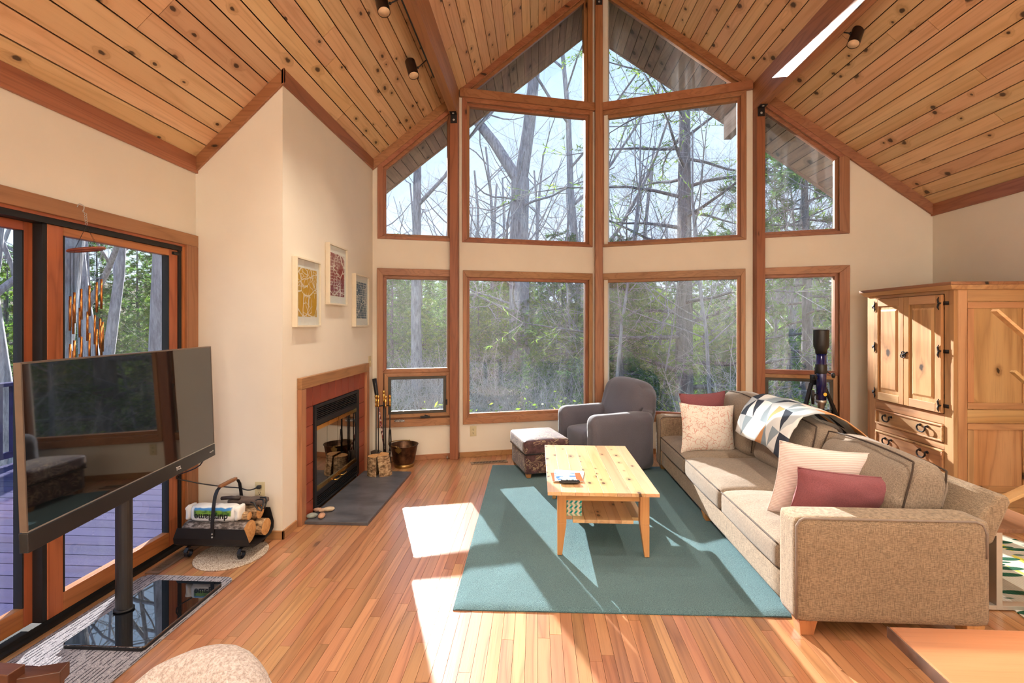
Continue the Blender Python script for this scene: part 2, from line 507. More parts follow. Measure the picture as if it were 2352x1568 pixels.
# ---------------------------------------------------------------- ceiling and roof
def roof_pt(side, u, Y, up=0.0):
    X = XL + u if side < 0 else XR - u
    n = Vector((-SL if side < 0 else SL, 0, 1)).normalized()
    return Vector((X, Y, ZE + SL * u)) + n * up
HALF = XC - XL
def eaveY(X):
    m = min(X - XL, XR - X)
    return prowY(X) + 0.84 + 0.085 * max(0, m - 0.5)
mb = MB()
for side in (-1, 1):
    for u0, u1 in ((-0.55, 0.632), (0.632, HALF)):
        X0, X1 = (XL + u0, XL + u1) if side < 0 else (XR - u0, XR - u1)
        mb.prism([roof_pt(side, u0, YB - .4, .024), roof_pt(side, u1, YB - .4, .024), roof_pt(side, u1, eaveY(X1), .024), roof_pt(side, u0, eaveY(X0), .024)],
                 [roof_pt(side, u0, YB - .4, .2), roof_pt(side, u1 + .09 * (u1 > 2), YB - .4, .2), roof_pt(side, u1 + .09 * (u1 > 2), eaveY(X1), .2), roof_pt(side, u0, eaveY(X0), .2)])
ceil = build(mb, 'ceiling', M['groove'], kind='structure')
tag(ceil, 'knotty pine board ceiling sloping up on both sides to a high ridge')
NB = 35
DU = HALF / NB
rnd = random.Random(11)
def board(side, u0, u1, ya0, ya1, yb0, yb1, th=.018):
    g = 0.0028
    u0, u1 = u0 + g, u1 - g
    a = [roof_pt(side, u0, ya0, 0), roof_pt(side, u1, ya1, 0), roof_pt(side, u1, yb1, 0), roof_pt(side, u0, yb0, 0)]
    b = [roof_pt(side, u0, ya0, th), roof_pt(side, u1, ya1, th), roof_pt(side, u1, yb1, th), roof_pt(side, u0, yb0, th)]
    return MB().prism(a, b)
for side in (-1, 1):
    for i in range(NB):
        u0, u1 = i * DU, (i + 1) * DU
        X0, X1 = (XL + u0, XL + u1) if side < 0 else (XR - u0, XR - u1)
        e0, e1 = prowY(X0) + .04, prowY(X1) + .04
        if side < 0 and u1 < 0.64: e0 = e1 = YJ + .02
        cuts = [YB]
        yy = YB + rnd.uniform(1.6, 4.0)
        while yy < min(e0, e1) - 0.7:
            cuts.append(yy); yy += rnd.uniform(2.2, 4.6)
        for k, c0 in enumerate(cuts):
            if k + 1 < len(cuts): build(board(side, u0, u1, c0, c0, cuts[k + 1] - .003, cuts[k + 1] - .003), 'ceiling_board', M['ceil'], ceil)
            else: build(board(side, u0, u1, c0, c0, e0, e1), 'ceiling_board', M['ceil'], ceil)
# eaves outside: weathered soffit boards and fascia
eav = build(MB().prism([(XC - .06, eaveY(XC) - .05, 5.5), (XC + .06, eaveY(XC) - .05, 5.5), (XC + .06, eaveY(XC), 5.5), (XC - .06, eaveY(XC), 5.5)],
                       [(XC - .06, eaveY(XC) - .05, 5.75), (XC + .06, eaveY(XC) - .05, 5.75), (XC + .06, eaveY(XC), 5.75), (XC - .06, eaveY(XC), 5.75)]), 'roof_overhang', M['soffit'], kind='structure')
tag(eav, 'weathered board roof overhang outside above the tall windows')
for side in (-1, 1):
    for i in range(-3, NB):
        u0, u1 = i * DU, (i + 1) * DU
        X0, X1 = (XL + u0, XL + u1) if side < 0 else (XR - u0, XR - u1)
        build(board(side, u0, u1, prowY(X0) + .05, prowY(X1) + .05, eaveY(X0) - .02, eaveY(X1) - .02), 'soffit_board', M['soffit'], eav)
    mb = MB()
    us = [-0.55, 0.0, 1.0, 2.0, HALF]
    for a, b in zip(us[:-1], us[1:]):
        Xa, Xb = (XL + a, XL + b) if side < 0 else (XR - a, XR - b)
        pa, pb = roof_pt(side, a, eaveY(Xa)), roof_pt(side, b, eaveY(Xb))
        q = lambda p, dy, dz: (p.x, p.y + dy, p.z + dz)
        mb.prism([q(pa, -.02, -.01), q(pb, -.02, -.01), q(pb, .02, -.01), q(pa, .02, -.01)], [q(pa, -.02, .2), q(pb, -.02, .2), q(pb, .02, .2), q(pa, .02, .2)])
    build(mb, 'fascia_board', M['soffit'], eav)

# ---------------------------------------------------------------- walls
TH = 0.14
def side_poly(xa, xb, za, zb):
    f = lambda z, x: z(x) if callable(z) else z
    return [(xa, f(za, xa)), (xb, f(za, xb)), (xb, f(zb, xb)), (xa, f(zb, xa))]
def top(x): return zc(x) + 0.03
def prow_wall(side, name, label):
    mb = MB()
    c = (lambda x: x) if side < 0 else (lambda x: 2 * XC - x)
    def cell(xa, xb, za, zb):
        p = side_poly(c(xa), c(xb), za, zb)
        if side > 0: p = p[::-1]
        pprism(mb, side, p, 0, TH)
    a0, a1, b0, b1 = -1.681, -0.96, -0.799, 0.63
    cell(XL - .1, a0, 0, top); cell(a1, b0, 0, top); cell(b1, XC, 0, top)
    cell(a0, a1, 0, .45); cell(a0, a1, 2.044, 2.453); cell(a0, a1, lambda x: zc(x) - .15, top)
    cell(b0, b1, 0, .445); cell(b0, b1, 2.044, 2.453); cell(b0, b1, 4.02, 4.14)
    xs = -0.784
    cell(b0, xs, 4.14, top); cell(xs, b1, lambda x: zc(x) - .075, top)
    return tag(build(mb, name, M['wall'], kind='structure'), label)
prow_wall(-1, 'wall_front_left', 'cream wall between the windows left of the centre post')
prow_wall(1, 'wall_front_right', 'cream wall between the windows right of the centre post')
mb = MB()
SD0, SD1 = 1.30, 3.13
mb.box(XL - TH, XL, YB, SD0, -0.12, ZE + .03).box(XL - TH, XL, SD0, SD1, 2.05, ZE + .03).box(XL - TH, XL, SD1, YJ + TH, -0.12, ZE + .03)
tag(build(mb, 'wall_left', M['wall'], kind='structure'), 'cream wall above the sliding glass door')
mb = MB().prism([(XL, YJ, 0), (XF - .08, YJ, 0), (XF - .08, YJ, zc(XF) + .02), (XL, YJ, ZE + .02)], [(XL, YJ + .08, 0), (XF - .08, YJ + .08, 0), (XF - .08, YJ + .08, zc(XF) + .02), (XL, YJ + .08, ZE + .02)])
tag(build(mb, 'wall_jog', M['wall'], kind='structure'), 'cream wall facing the camera beside the log rack')
mb = MB().box(XF - .08, XF, YJ, 3.66, 0, zc(XF) + .02).box(XF - .08, XF, 3.66, 4.61, 0.86, zc(XF) + .02).box(XF - .08, XF, 4.61, 5.07, 0, zc(XF) + .02)
mb.box(XL - TH, XL, YJ + TH, 4.95, -.1, ZE + .03)
tag(build(mb, 'wall_fireplace', M['wall'], kind='structure'), 'cream wall with the fireplace and three framed prints')
mb = MB().box(XR, XR + TH, YB, prowY(XR) + .1, -0.1, ZE + .03)
tag(build(mb, 'wall_right', M['wall'], kind='structure'), 'cream wall behind the pine armoire')
mb = MB()
mb.prism([(XL, YB - TH, 0), (XR, YB - TH, 0), (XR, YB - TH, ZE), (XC, YB - TH, zc(XC)), (XL, YB - TH, ZE)], [(XL, YB, 0), (XR, YB, 0), (XR, YB, ZE), (XC, YB, zc(XC)), (XL, YB, ZE)])
tag(build(mb, 'wall_back', M['wall'], kind='structure'), 'cream gable wall behind the camera')

# ---------------------------------------------------------------- beams and posts
M['outrigger'] = wood('weathered_outrigger', srgb(112, 100, 96), srgb(96, 84, 80), srgb(62, 52, 48), 'Y', 7, 0.5, 14, rough=1.0, spec=0.0)
def beam(name, xc, zb, y0, y1, label, w=.09):
    m = MB()
    x0, x1 = xc - w / 2, xc + w / 2
    zt = lambda x: zc(x) + .015
    if abs(xc - XC) < .1:
        pa = [(x0, zb), (x1, zb), (x1, zt(x1)), (XC, zt(XC)), (x0, zt(x0))]
    else:
        pa = [(x0, zb), (x1, zb), (x1, zt(x1)), (x0, zt(x0))]
    m.prism([(x, y0, z) for x, z in pa], [(x, y1, z) for x, z in pa])
    return tag(build(m, name, M['trim']['Y'], kind='structure', bevel=.004), label)
beam('beam_left', -0.919, 3.83, YB, 5.37, 'cedar ceiling beam left of the ridge carrying the light track')
beam('beam_right', 2.401, 3.83, YB, 5.37, 'cedar ceiling beam right of the ridge with sun on its side')
beam('beam_ridge', XC, 5.40, YB, 5.84, 'cedar ridge beam at the top of the ceiling')
for xc_, zb_, y0_, y1_ in ((-0.919, 3.83, 5.3705, 6.12), (2.401, 3.83, 5.3705, 6.12), (XC, 5.40, 5.8405, 6.70)):
    pa = [(xc_ - .045, zb_), (xc_ + .045, zb_), (xc_ + .045, zc(xc_ + .045) - .002), (xc_ - .045, zc(xc_ - .045) - .002)]
    build(MB().prism([(x, y0_, z) for x, z in pa], [(x, y1_, z) for x, z in pa]), 'outrigger_beam', M['outrigger'], eav)
def post(name, xc, zt, label):
    y = prowY(xc)
    o = build(MB().box(xc - .045, xc + .045, y - .085, y + .06, 0, zt), name, M['trim']['Z'], kind='structure', bevel=.004)
    tag(o, label)
    b = MB().box(xc - .036, xc + .036, y - .092, y - .0855, zt - .10, zt - .001).box(xc - .036, xc + .036, y - .16, y - .0855, zt - .007, zt - .001)
    br = build(b, 'steel_bracket', M['black'], o, label='black steel angle bracket')
    bl = MB().lathe([(0.0001, -.007), (.011, -.005), (.013, 0)], 10, (xc, y - .092, zt - .065), (0, 1, 0)).lathe([(0.0001, -.007), (.011, -.005), (.013, 0)], 10, (xc, y - .13, zt - .008), (0, 0, 1))
    build(bl, 'bolt', M['bolt'], br)
post('post_left', -0.919, 3.83, 'cedar post left of the big windows')
post('post_centre', XC, 5.40, 'tall cedar post in the middle of the window wall')
post('post_right', 2.401, 3.83, 'cedar post right of the big windows')

# ---------------------------------------------------------------- trims along ceiling and floor
def trim(n, mb, ax, label):
    return tag(build(mb, 'trim_%d' % n, M['trim'][ax], kind='structure', bevel=.003), label)
CH = 0.105
trim(1, MB().box(XL, XL + .02, YB, YJ, ZE - CH, ZE + .01), 'Y', 'cedar trim board along the ceiling above the sliding door')
pz = [(XL, ZE - CH), (XF + .02, zc(XF + .02) - CH), (XF + .02, zc(XF + .02)), (XL, ZE)]
trim(2, MB().prism([(x, YJ - .02, z) for x, z in pz], [(x, YJ, z) for x, z in pz]), 'X', 'sloping cedar trim board above the log rack wall')
trim(3, MB().box(XF, XF + .02, YJ - .02, 5.05, zc(XF + .01) - CH, zc(XF + .01) + .005), 'Y', 'cedar trim board along the ceiling above the framed prints')
def rake(n, side, xa, xb, label, h=CH):
    p = [(xa, zc(xa) - h), (xb, zc(xb) - h), (xb, zc(xb) + .01), (xa, zc(xa) + .01)]
    trim(n, pprism(MB(), side, p, -.03, 0), 'X', label)
rake(4, -1, XF, -.965, 'sloping cedar trim above the small left window')
rake(5, -1, -.873, XC - .045, 'sloping cedar trim above the left triangular window', .07)
rake(6, 1, XC + .045, 2.356, 'sloping cedar trim above the right triangular window', .07)
rake(7, 1, 2.446, XR, 'sloping cedar trim running down to the right wall')
trim(8, MB().box(XR - .02, XR, YB, prowY(XR), ZE - CH, ZE + .01), 'Y', 'cedar trim board along the ceiling above the armoire')
for n, side, xa, xb in ((9, -1, -.873, XC - .045), (10, 1, XC + .045, 2.356)):
    trim(n, pprism(MB(), side, [(xa, 4.06), (xb, 4.06), (xb, 4.155), (xa, 4.155)], -.045, .002), 'X', 'cedar header board under the %s triangular window' % ('left' if side < 0 else 'right'))
# pale strip of wall board casing beside the posts
def baseb(name, mb, ax, label): return tag(build(mb, name, M['case'][ax], kind='structure', bevel=.002), label)
BH = 0.058
baseb('baseboard_front_left', pprism(MB(), -1, [(XF, 0), (-.965, 0), (-.965, BH), (XF, BH)], -.014, 0), 'X', 'oak baseboard behind the copper bucket')
baseb('baseboard_front_centre', pprism(MB(), -1, [(-.873, 0), (XC - .045, 0), (XC - .045, BH), (-.873, BH)], -.014, 0), 'X', 'oak baseboard behind the ottoman')
baseb('baseboard_front_right', pprism(MB(), 1, [(XC + .045, 0), (XR, 0), (XR, BH), (XC + .045, BH)], -.014, 0), 'X', 'oak baseboard behind the sofa')
baseb('baseboard_fireplace', MB().box(XF, XF + .014, YJ - .014, 3.412, 0, BH).box(XF, XF + .014, 4.845, 5.04, 0, BH), 'Y', 'oak baseboard beside the fireplace')
baseb('baseboard_jog', MB().box(XL, XF + .014, YJ - .014, YJ, 0, BH), 'X', 'oak baseboard behind the log rack')
baseb('baseboard_right', MB().box(XR - .014, XR, YB, prowY(XR), 0, BH), 'Y', 'oak baseboard on the right wall')

# ---------------------------------------------------------------- windows
def offset(poly, d):
    n = len(poly)
    if not hasattr(d, '__len__'): d = [d] * n
    ln = []
    for i in range(n):
        (x0, z0), (x1, z1) = poly[i], poly[(i + 1) % n]
        L = math.hypot(x1 - x0, z1 - z0); nx, nz = (z1 - z0) / L, -(x1 - x0) / L
        ln.append(((x0 + nx * d[i], z0 + nz * d[i]), (x1 - x0, z1 - z0)))
    out = []
    for i in range(n):
        (p, r), (q, s) = ln[i - 1], ln[i]
        cr = r[0] * s[1] - r[1] * s[0]
        t = ((q[0] - p[0]) * s[1] - (q[1] - p[1]) * s[0]) / cr
        out.append((p[0] + r[0] * t, p[1] + r[1] * t))
    return out
def edge_axis(a, b): return 'Z' if abs(a[0] - b[0]) < .3 * abs(a[1] - b[1]) else 'X'
def ring(side, inner, outer, o0, o1, name, parent, mats=None, skip=(), mat=None, bevel=.003):
    n = len(inner)
    for i in range(n):
        if i in skip: continue
        j = (i + 1) % n
        q = [inner[i], inner[j], outer[j], outer[i]]
        build(pprism(MB(), side, q, o0, o1), name, mat or mats[edge_axis(inner[i], inner[j])], parent, bevel=bevel)
def pane(side, poly, off, parent, mat):
    mb = MB(); mb.add([PW(side, x, z, off) for x, z in poly], [tuple(range(len(poly)))])
    return build(mb, 'pane', mat, parent)
WN = [0]
def window(side, poly, tot, label, skip=(), cmat=None, sash=True):
    """poly: glass outline, counter-clockwise from inside; tot: width of frame + casing per edge"""
    WN[0] += 1
    w = thing('window_%d' % WN[0], label, None, PW(side, poly[0][0], poly[0][1]), kind='structure')
    ring(side, offset(poly, .032), offset(poly, tot), -.022, .004, 'casing', w, M['case'] if cmat is None else cmat, skip)
    if sash:
        ring(side, poly, offset(poly, .046), .022, .085, 'sash_rail', w, M['trim'])
        pane(side, offset(poly, .006), .055, w, M['pane'])
    return w
LB, RB, SLx, SRx = (-.759, .59), (.84, 2.21), (-1.641, -1.0), (2.455, 3.10)
rect = lambda x, z0, z1: [(x[0], z0), (x[1], z0), (x[1], z1), (x[0], z1)]
# edges: bottom, right, top, left
window(-1, rect(LB, .485, 2.004), (.112, .075, .108, .076), 'large lower window left of the centre post with oak frame')
window(1, rect(RB, .485, 2.004), (.112, .076, .108, .075), 'large lower window right of the centre post behind the armchair')
window(-1, rect(LB, 2.493, 3.98), (.064, .075, .082, .085), 'large upper window left of the centre post showing a forked tree', cmat=M['trim'])
window(1, rect(RB, 2.493, 3.98), (.064, .085, .082, .075), 'large upper window right of the centre post showing a pine', cmat=M['trim'])
tl = [(-.684, 4.185), (.574, 4.185), (.574, zc(.574) - .13)]
window(-1, tl, (.03, .09, .07), 'triangular window at the top left of the centre post', cmat=M['trim'], skip=(0,))
tr = [(.82, 4.185), (2.155, 4.185), (.82, zc(.82) - .13)]
window(1, tr, (.03, .07, .09), 'triangular window at the top right of the centre post', cmat=M['trim'], skip=(0,))
su = [(SLx[0], 2.497), (SLx[1], 2.497), (SLx[1], zc(SLx[1]) - .207), (SLx[0], zc(SLx[0]) - .207)]
window(-1, su, (.066, .05, .10, .088), 'small slanted upper window beside the fireplace wall', cmat=M['trim'])
su = [(SRx[0], 2.503), (SRx[1], 2.503), (SRx[1], zc(SRx[1]) - .203), (SRx[0], zc(SRx[0]) - .203)]
window(1, su, (.066, .118, .10, .05), 'small slanted upper window right of the posts', cmat=M['trim'])
M['screenframe'] = plain('bronze_screen_frame', srgb(74, 70, 62), 0.5, metal=0.3)
def casement(side, xr, tot, label):
    g = rect(xr, .49, 2.004)
    w = window(side, g, tot, label, sash=False)
    ring(side, rect(xr, 1.012, 2.004), offset(rect(xr, 1.012, 2.004), .046), .022, .085, 'sash_rail', w, M['trim'])
    pane(side, offset(rect(xr, 1.012, 2.004), .006), .055, w, M['pane'])
    ring(side, offset(g, -.002), offset(g, .07), .06, .12, 'window_frame', w, M['trim'])
    build(pprism(MB(), side, rect(xr, .925, 1.0), .05, .11), 'mullion', M['trim']['X'], w)
    sh = rect((xr[0] + .02, xr[1] - .015), .515, .925)
    ring(side, sh, offset(sh, .04), .012, .085, 'awning_sash', w, M['case'])
    sf = rect((xr[0] + .05, xr[1] - .045), .548, .895)
    ring(side, sf, sh, .006, .05, 'screen_frame', w, mat=M['screenframe'], bevel=.002)
    pane(side, offset(sf, .004), .045, w, M['pane'])
    xm = xr[0] + .40
    h = MB()
    h.bar(PW(side, xm - .05, .482, -.035), PW(side, xm + .05, .482, -.035), .02, .018)
    h.tube([PW(side, xm, .485, .0), PW(side, xm, .50, -.03), PW(side, xm + .03, .492, -.04)], .006, 8)
    build(h, 'crank_handle', M['black'], w, label='black window crank')
    h = MB().bar(PW(side, xr[1] - .012, .60, -.0), PW(side, xr[1] - .012, .66, -.0), .012, .02)
    build(h, 'latch', M['black'], w)
    return w
casement(-1, SLx, (.112, .05, .108, .092), 'lower side window beside the fireplace tools with a crank sash below')
casement(1, SRx, (.112, .12, .108, .05), 'lower side window behind the telescope with a crank sash below')
# white interior bead: bright liner of the reveals on the right bays
# ---------------------------------------------------------------- sliding door
M['reddoor'] = {a: wood('stained_fir_door_' + a, srgb(186, 112, 68), srgb(168, 94, 54), srgb(108, 54, 30), a, 9, 0.5, 16, 0.04, (6, 2.0), 0.42, 0.12, grain=0.4) for a in 'YZ'}
d = thing('door_1', 'sliding glass door in an orange fir frame leading to the deck', None, (XL, 2.2, 0), kind='structure')
T_, RD = M['case'], M['reddoor']
build(MB().box(XL, XL + .022, SD0 - .09, YJ - .001, 2.045, 2.125), 'casing', T_['Y'], d, bevel=.003)
build(MB().box(XL, XL + .022, 3.128, YJ - .001, 0, 2.045), 'casing', T_['Z'], d, bevel=.003)
build(MB().box(XL, XL + .022, SD0 - .09, SD0, 0, 2.045), 'casing', T_['Z'], d, bevel=.003)
build(MB().box(XL - .13, XL + .004, SD0, SD1, 2.030, 2.05), 'head_jamb', RD['Y'], d)
build(MB().box(XL - .13, XL - .002, SD0, SD1, 2.000, 2.030), 'head_track', M['dark'], d, label='black door track')
build(MB().box(XL - .13, XL + .004, 3.108, SD1, 0.03, 2.03), 'side_jamb', RD['Z'], d)
build(MB().box(XL - .12, XL - .005, 3.082, 3.108, 0.03, 2.03), 'gap_strip', M['dark'], d)  # dark strip filling the gap beside the jamb
build(MB().box(XL - .14, XL + .02, SD0, SD1, -.02, 0.012).box(XL - .02, XL - .012, SD0, SD1, .012, .032), 'sill_track', M['dark'], d, label='black sill track')
def slider(x0, x1, y0, y1, wl, wr):
    p = build(MB().box(x0, x1, y0, y0 + wl, .034, 1.999), 'door_stile', RD['Z'], d, bevel=.003)
    build(MB().box(x0, x1, y1 - wr, y1, .034, 1.999), 'door_stile', RD['Z'], d, bevel=.003)
    build(MB().box(x0, x1, y0 + wl, y1 - wr, 1.955, 1.999), 'top_rail', RD['Y'], d, bevel=.003)
    build(MB().box(x0, x1, y0 + wl, y1 - wr, .034, .13), 'bottom_rail', RD['Y'], d, bevel=.003)
    xm = (x0 + x1) / 2
    m = MB().add([(xm, y0 + wl, .125), (xm, y1 - wr, .125), (xm, y1 - wr, 1.96), (xm, y0 + wl, 1.96)], [(0, 1, 2, 3)])
    build(m, 'pane', M['pane'], d)
    g = .007
    m = MB().box(x0 - .001, x1 + .001, y0 + wl, y0 + wl + g, .13, 1.955).box(x0 - .001, x1 + .001, y1 - wr - g, y1 - wr, .13, 1.955)
    build(m, 'glazing_gasket', M['dark'], d)
slider(XL - .055, XL - .012, 2.228, 3.082, .08, .075)
slider(XL - .11, XL - .066, 1.34, 2.226, .08, .06)
build(MB().box(XL - .108, XL - .014, 2.206, 2.2275, .034, 1.999), 'interlock_reflection_band', M['dark'], d)  # black stile edge, widened; the band also stands for a dark reflection
build(MB().box(XL - .014, XL + .004, 3.03, 3.075, 1.966, 1.985), 'catch', M['dark'], d)

# ================================================================ FIREPLACE CORNER
M['redtile'] = plain('painted_red_tile', srgb(150, 68, 46), 0.35, var=0.06, vs=3, bump=0.05, bs=60)
M['slate'] = NT('slate_hearth')
_c = M['slate'].coord()
_n = M['slate'].noise(M['slate'].vmul(_c, (3.5, 6, 1)), 1.0, 5, 0.65)
M['slate'].set(M['slate'].ramp(_n, [(0.3, srgb(66, 66, 70)), (0.7, srgb(104, 104, 110))]), 0.38, 0.5)
M['slate'].bump(_n, 0.15, 0.004); M['slate'] = M['slate'].m
M['fbglass'] = glass('fireplace_glass', tint=(0.35, 0.34, 0.32, 1), haze_dirt=0.0, refl=2.6)
M['firebox'] = plain('sooty_firebox', srgb(48, 42, 38), 0.9)
fp = thing('fireplace', 'black fireplace insert set in painted red tiles with an oak surround', 'fireplace', (XF, 4.14, 0))
x0, x1 = XF + .0005, XF + .036
build(MB().box(x0, x1, 3.435, 4.862, 1.015, 1.10), 'surround_top', M['case']['Y'], fp, bevel=.003)
build(MB().box(x0, x1, 3.435, 3.508, 0, 1.014), 'surround_side', M['case']['Z'], fp, bevel=.003)
build(MB().box(x0, x1, 4.79, 4.862, 0, 1.014), 'surround_side', M['case']['Z'], fp, bevel=.003)
build(MB().box(XF, XF + .006, 3.508, 4.79, .857, 1.015).box(XF, XF + .006, 3.508, 3.665, .0, .857).box(XF, XF + .006, 4.605, 4.79, .0, .857), 'grout', plain('red_grout', srgb(120, 52, 36), .7), fp)
def tile(y0, y1, z0, z1):
    g = .0028
    build(MB().box(XF + .004, XF + .0125, y0 + g, y1 - g, z0 + g, z1 - g), 'tile', M['redtile'], fp, bevel=.0015)
ys = [3.508 + (4.79 - 3.508) * i / 9 for i in range(10)]
for a, b in zip(ys[:-1], ys[1:]): tile(a, b, .857, 1.015)
zs = [0.0, .125, .272, .418, .565, .711, .857]
for a, b in zip(zs[:-1], zs[1:]): tile(3.508, 3.664, a, b); tile(4.606, 4.79, a, b)
build(MB().box(XF - .45, XF - .05, 3.67, 4.60, .02, .03).box(XF - .45, XF - .44, 3.67, 4.60, .02, .86).box(XF - .45, XF - .03, 3.67, 3.68, .02, .86).box(XF - .45, XF - .03, 4.59, 4.60, .02, .86).box(XF - .45, XF - .03, 3.67, 4.6, .85, .86), 'firebox', M['firebox'], fp)
fx = XF + .026
m = MB().box(XF - .03, fx, 3.667, 3.70, .03, .855).box(XF - .03, fx, 4.545, 4.603, .03, .855).box(XF - .03, fx, 3.70, 4.545, .83, .855).box(XF - .03, fx, 3.70, 4.545, .69, .735).box(XF - .03, fx, 3.70, 4.545, .125, .165).box(XF - .03, fx, 3.70, 4.545, .03, .045)
build(m, 'insert_frame', M['black'], fp, bevel=.002)
for k in range(6):
    z = .745 + k * .0155
    build(MB().prism([(XF - .02, 3.70, z), (fx - .002, 3.70, z - .006), (fx - .002, 3.70, z), (XF - .02, 3.70, z + .008)], [(XF - .02, 4.545, z), (fx - .002, 4.545, z - .006), (fx - .002, 4.545, z), (XF - .02, 4.545, z + .008)]), 'louver', M['black'], fp)
for k in range(5):
    z = .052 + k * .0155
    build(MB().prism([(XF - .02, 3.70, z), (fx - .002, 3.70, z - .006), (fx - .002, 3.70, z), (XF - .02, 3.70, z + .008)], [(XF - .02, 4.545, z), (fx - .002, 4.545, z - .006), (fx - .002, 4.545, z), (XF - .02, 4.545, z + .008)]), 'louver', M['black'], fp)
for z0, z1 in ((.735, .83), (.045, .125)): build(MB().box(XF - .03, XF - .022, 3.70, 4.545, z0, z1), 'louver_back', M['dark'], fp)
yd = [3.702, 3.912, 4.122, 4.332, 4.543]
for a, b in zip(yd[:-1], yd[1:]):
    dr = build(MB().box(fx - .016, fx - .012, a + .002, b - .002, .166, .689), 'glass_door', M['fbglass'], fp)
    for z0, z1 in ((.652, .686), (.168, .200)): build(MB().box(fx - .013, fx - .003, a + .003, b - .003, z0, z1), 'brass_rail', M['brass'], dr, label='polished brass rail')
for yc in (4.07, 4.20):
    h = MB().tube([(fx - .004, yc - .055, .16), (fx + .022, yc - .04, .158), (fx + .022, yc + .04, .158), (fx - .004, yc + .055, .16)], .006, 8)
    build(h, 'door_handle', M['brass'], fp, smooth=True, label='brass door pull')
hz = .024
h0, h1 = onZ(708, 1196, hz), onZ(845, 1199, hz)
HX1 = h1.x
hearth = build(MB().box(XF + .037, HX1, 3.475, 4.71, 0, hz), 'hearth_slab', M['slate'], bevel=.003)
tag(hearth, 'dark grey slate hearth slab lying on the floor before the fireplace', 'hearth')

# stones on the hearth
def stone(px, py, r, sq, col, label, seed, rot=0.0):
    p = onZ(px, py, hz + r * sq * .5)
    t = NT('stone_' + str(seed)); c = t.coord()
    t.set(t.ramp(t.noise(c, 40, 4), [(0.3, tuple(v * .75 for v in col[:3]) + (1,)), (0.7, col)]), .6)
    m = MB()
    def fn(u, v):
        a, b = u * 2 * math.pi, (v - .5) * math.pi
        d = Vector((math.cos(a) * math.cos(b), math.sin(a) * math.cos(b), math.sin(b)))
        k = 1 + .13 * vnoise(d.x * 1.7 + seed * 3, d.y * 1.7, d.z * 1.7)
        q = Vector((d.x * 1.35, d.y * .85, d.z * sq)) * r * k
        q = Matrix.Rotation(rot, 3, 'Z') @ q
        return (p.x + q.x, p.y + q.y, max(hz + .0005, hz + r * sq * .97 + q.z))
    m.grid(fn, 18, 10)
    o = build(m, 'river_stone', t.m, smooth=True)
    return tag(o, label, 'stone', 'small stones on the hearth corner')
stone(717, 1186, .030, .6, srgb(150, 158, 150), 'green and pink painted stone at the hearth edge', 1, .5)
stone(730, 1172, .026, .55, srgb(190, 150, 126), 'small brown stone leaning behind the painted stone', 2, .2)
stone(739, 1186, .030, .62, srgb(206, 158, 128), 'pinkish stone nearest the hearth corner', 3, 1.7)
stone(741, 1173, .024, .6, srgb(196, 160, 132), 'small tan stone in the middle of the stones', 4, .9)
stone(755, 1171, .034, .5, srgb(214, 190, 160), 'long pale stone at the right of the stones', 5, .4)

# upright split log halves on the hearth
def bark(name, c1, c2):
    t = NT(name); c = t.coord()
    n = t.noise(t.vmul(c, (26, 26, 60)), 1.0, 4, .65); b = t.noise(c, 9, 3)
    col = t.ramp(n, [(0.38, tuple(v * .35 for v in c2[:3]) + (1,)), (0.5, c2), (0.62, c1)])
    t.set(col, .9, .2); t.bump(n, .5, .006); return t.m
def endgrain(name, c1, c2):
    t = NT(name); c = t.coord()
    n = t.noise(c, 22, 3, .6, 1.5)
    t.set(t.ramp(n, [(0.3, c2), (0.7, c1)]), .85, .2); t.bump(n, .3, .003); return t.m
M['bark_tan'] = bark('speckled_tan_bark', srgb(206, 176, 138), srgb(166, 132, 98))
M['bark_grey'] = bark('grey_bark', srgb(176, 166, 160), srgb(128, 116, 110))
M['endcut'] = endgrain('cut_wood_end', srgb(224, 176, 118), srgb(192, 136, 82))
lc = onZ(864, 1078, hz)
lc = Vector((-1.545, 4.60, hz))
for sgn, lab in ((-1, 'left half of the upright split log on the hearth'), (1, 'right half of the upright split log on the hearth')):
    H_ = .185 if sgn < 0 else .20
    m = MB(); ex = Vector((.995, .10, 0)); ey = Vector((-.10, .995, 0))
    pts = [(0.0, -.085), (0, .08)] if sgn > 0 else [(0, .08), (0, -.085)]
    arc = [(math.cos(a) * .105 * sgn, math.sin(a) * .085) for a in [(-90 + 180 * i / 10) * math.pi / 180 for i in range(11)]]
    prof = arc
    lo = [lc + ex * (x + .008 * sgn) + ey * y + Vector((.03 * sgn * .3, 0, 0)) for x, y in prof]
    hi = [lc + ex * (x * .92 + .006 * sgn - .012) + ey * (y * .92) + Vector((0, 0, H_)) for x, y in prof]
    n = len(prof)
    m.add(lo + hi, [(i, (i + 1) % n, n + (i + 1) % n, n + i) for i in range(n)], 0)
    m.add(lo, [tuple(range(n))[::-1]], 1); m.add(hi, [tuple(range(n))], 1)
    tag(build(m, 'split_log', [M['bark_tan'], M['endcut']]), lab, 'log', 'split log halves on the hearth')

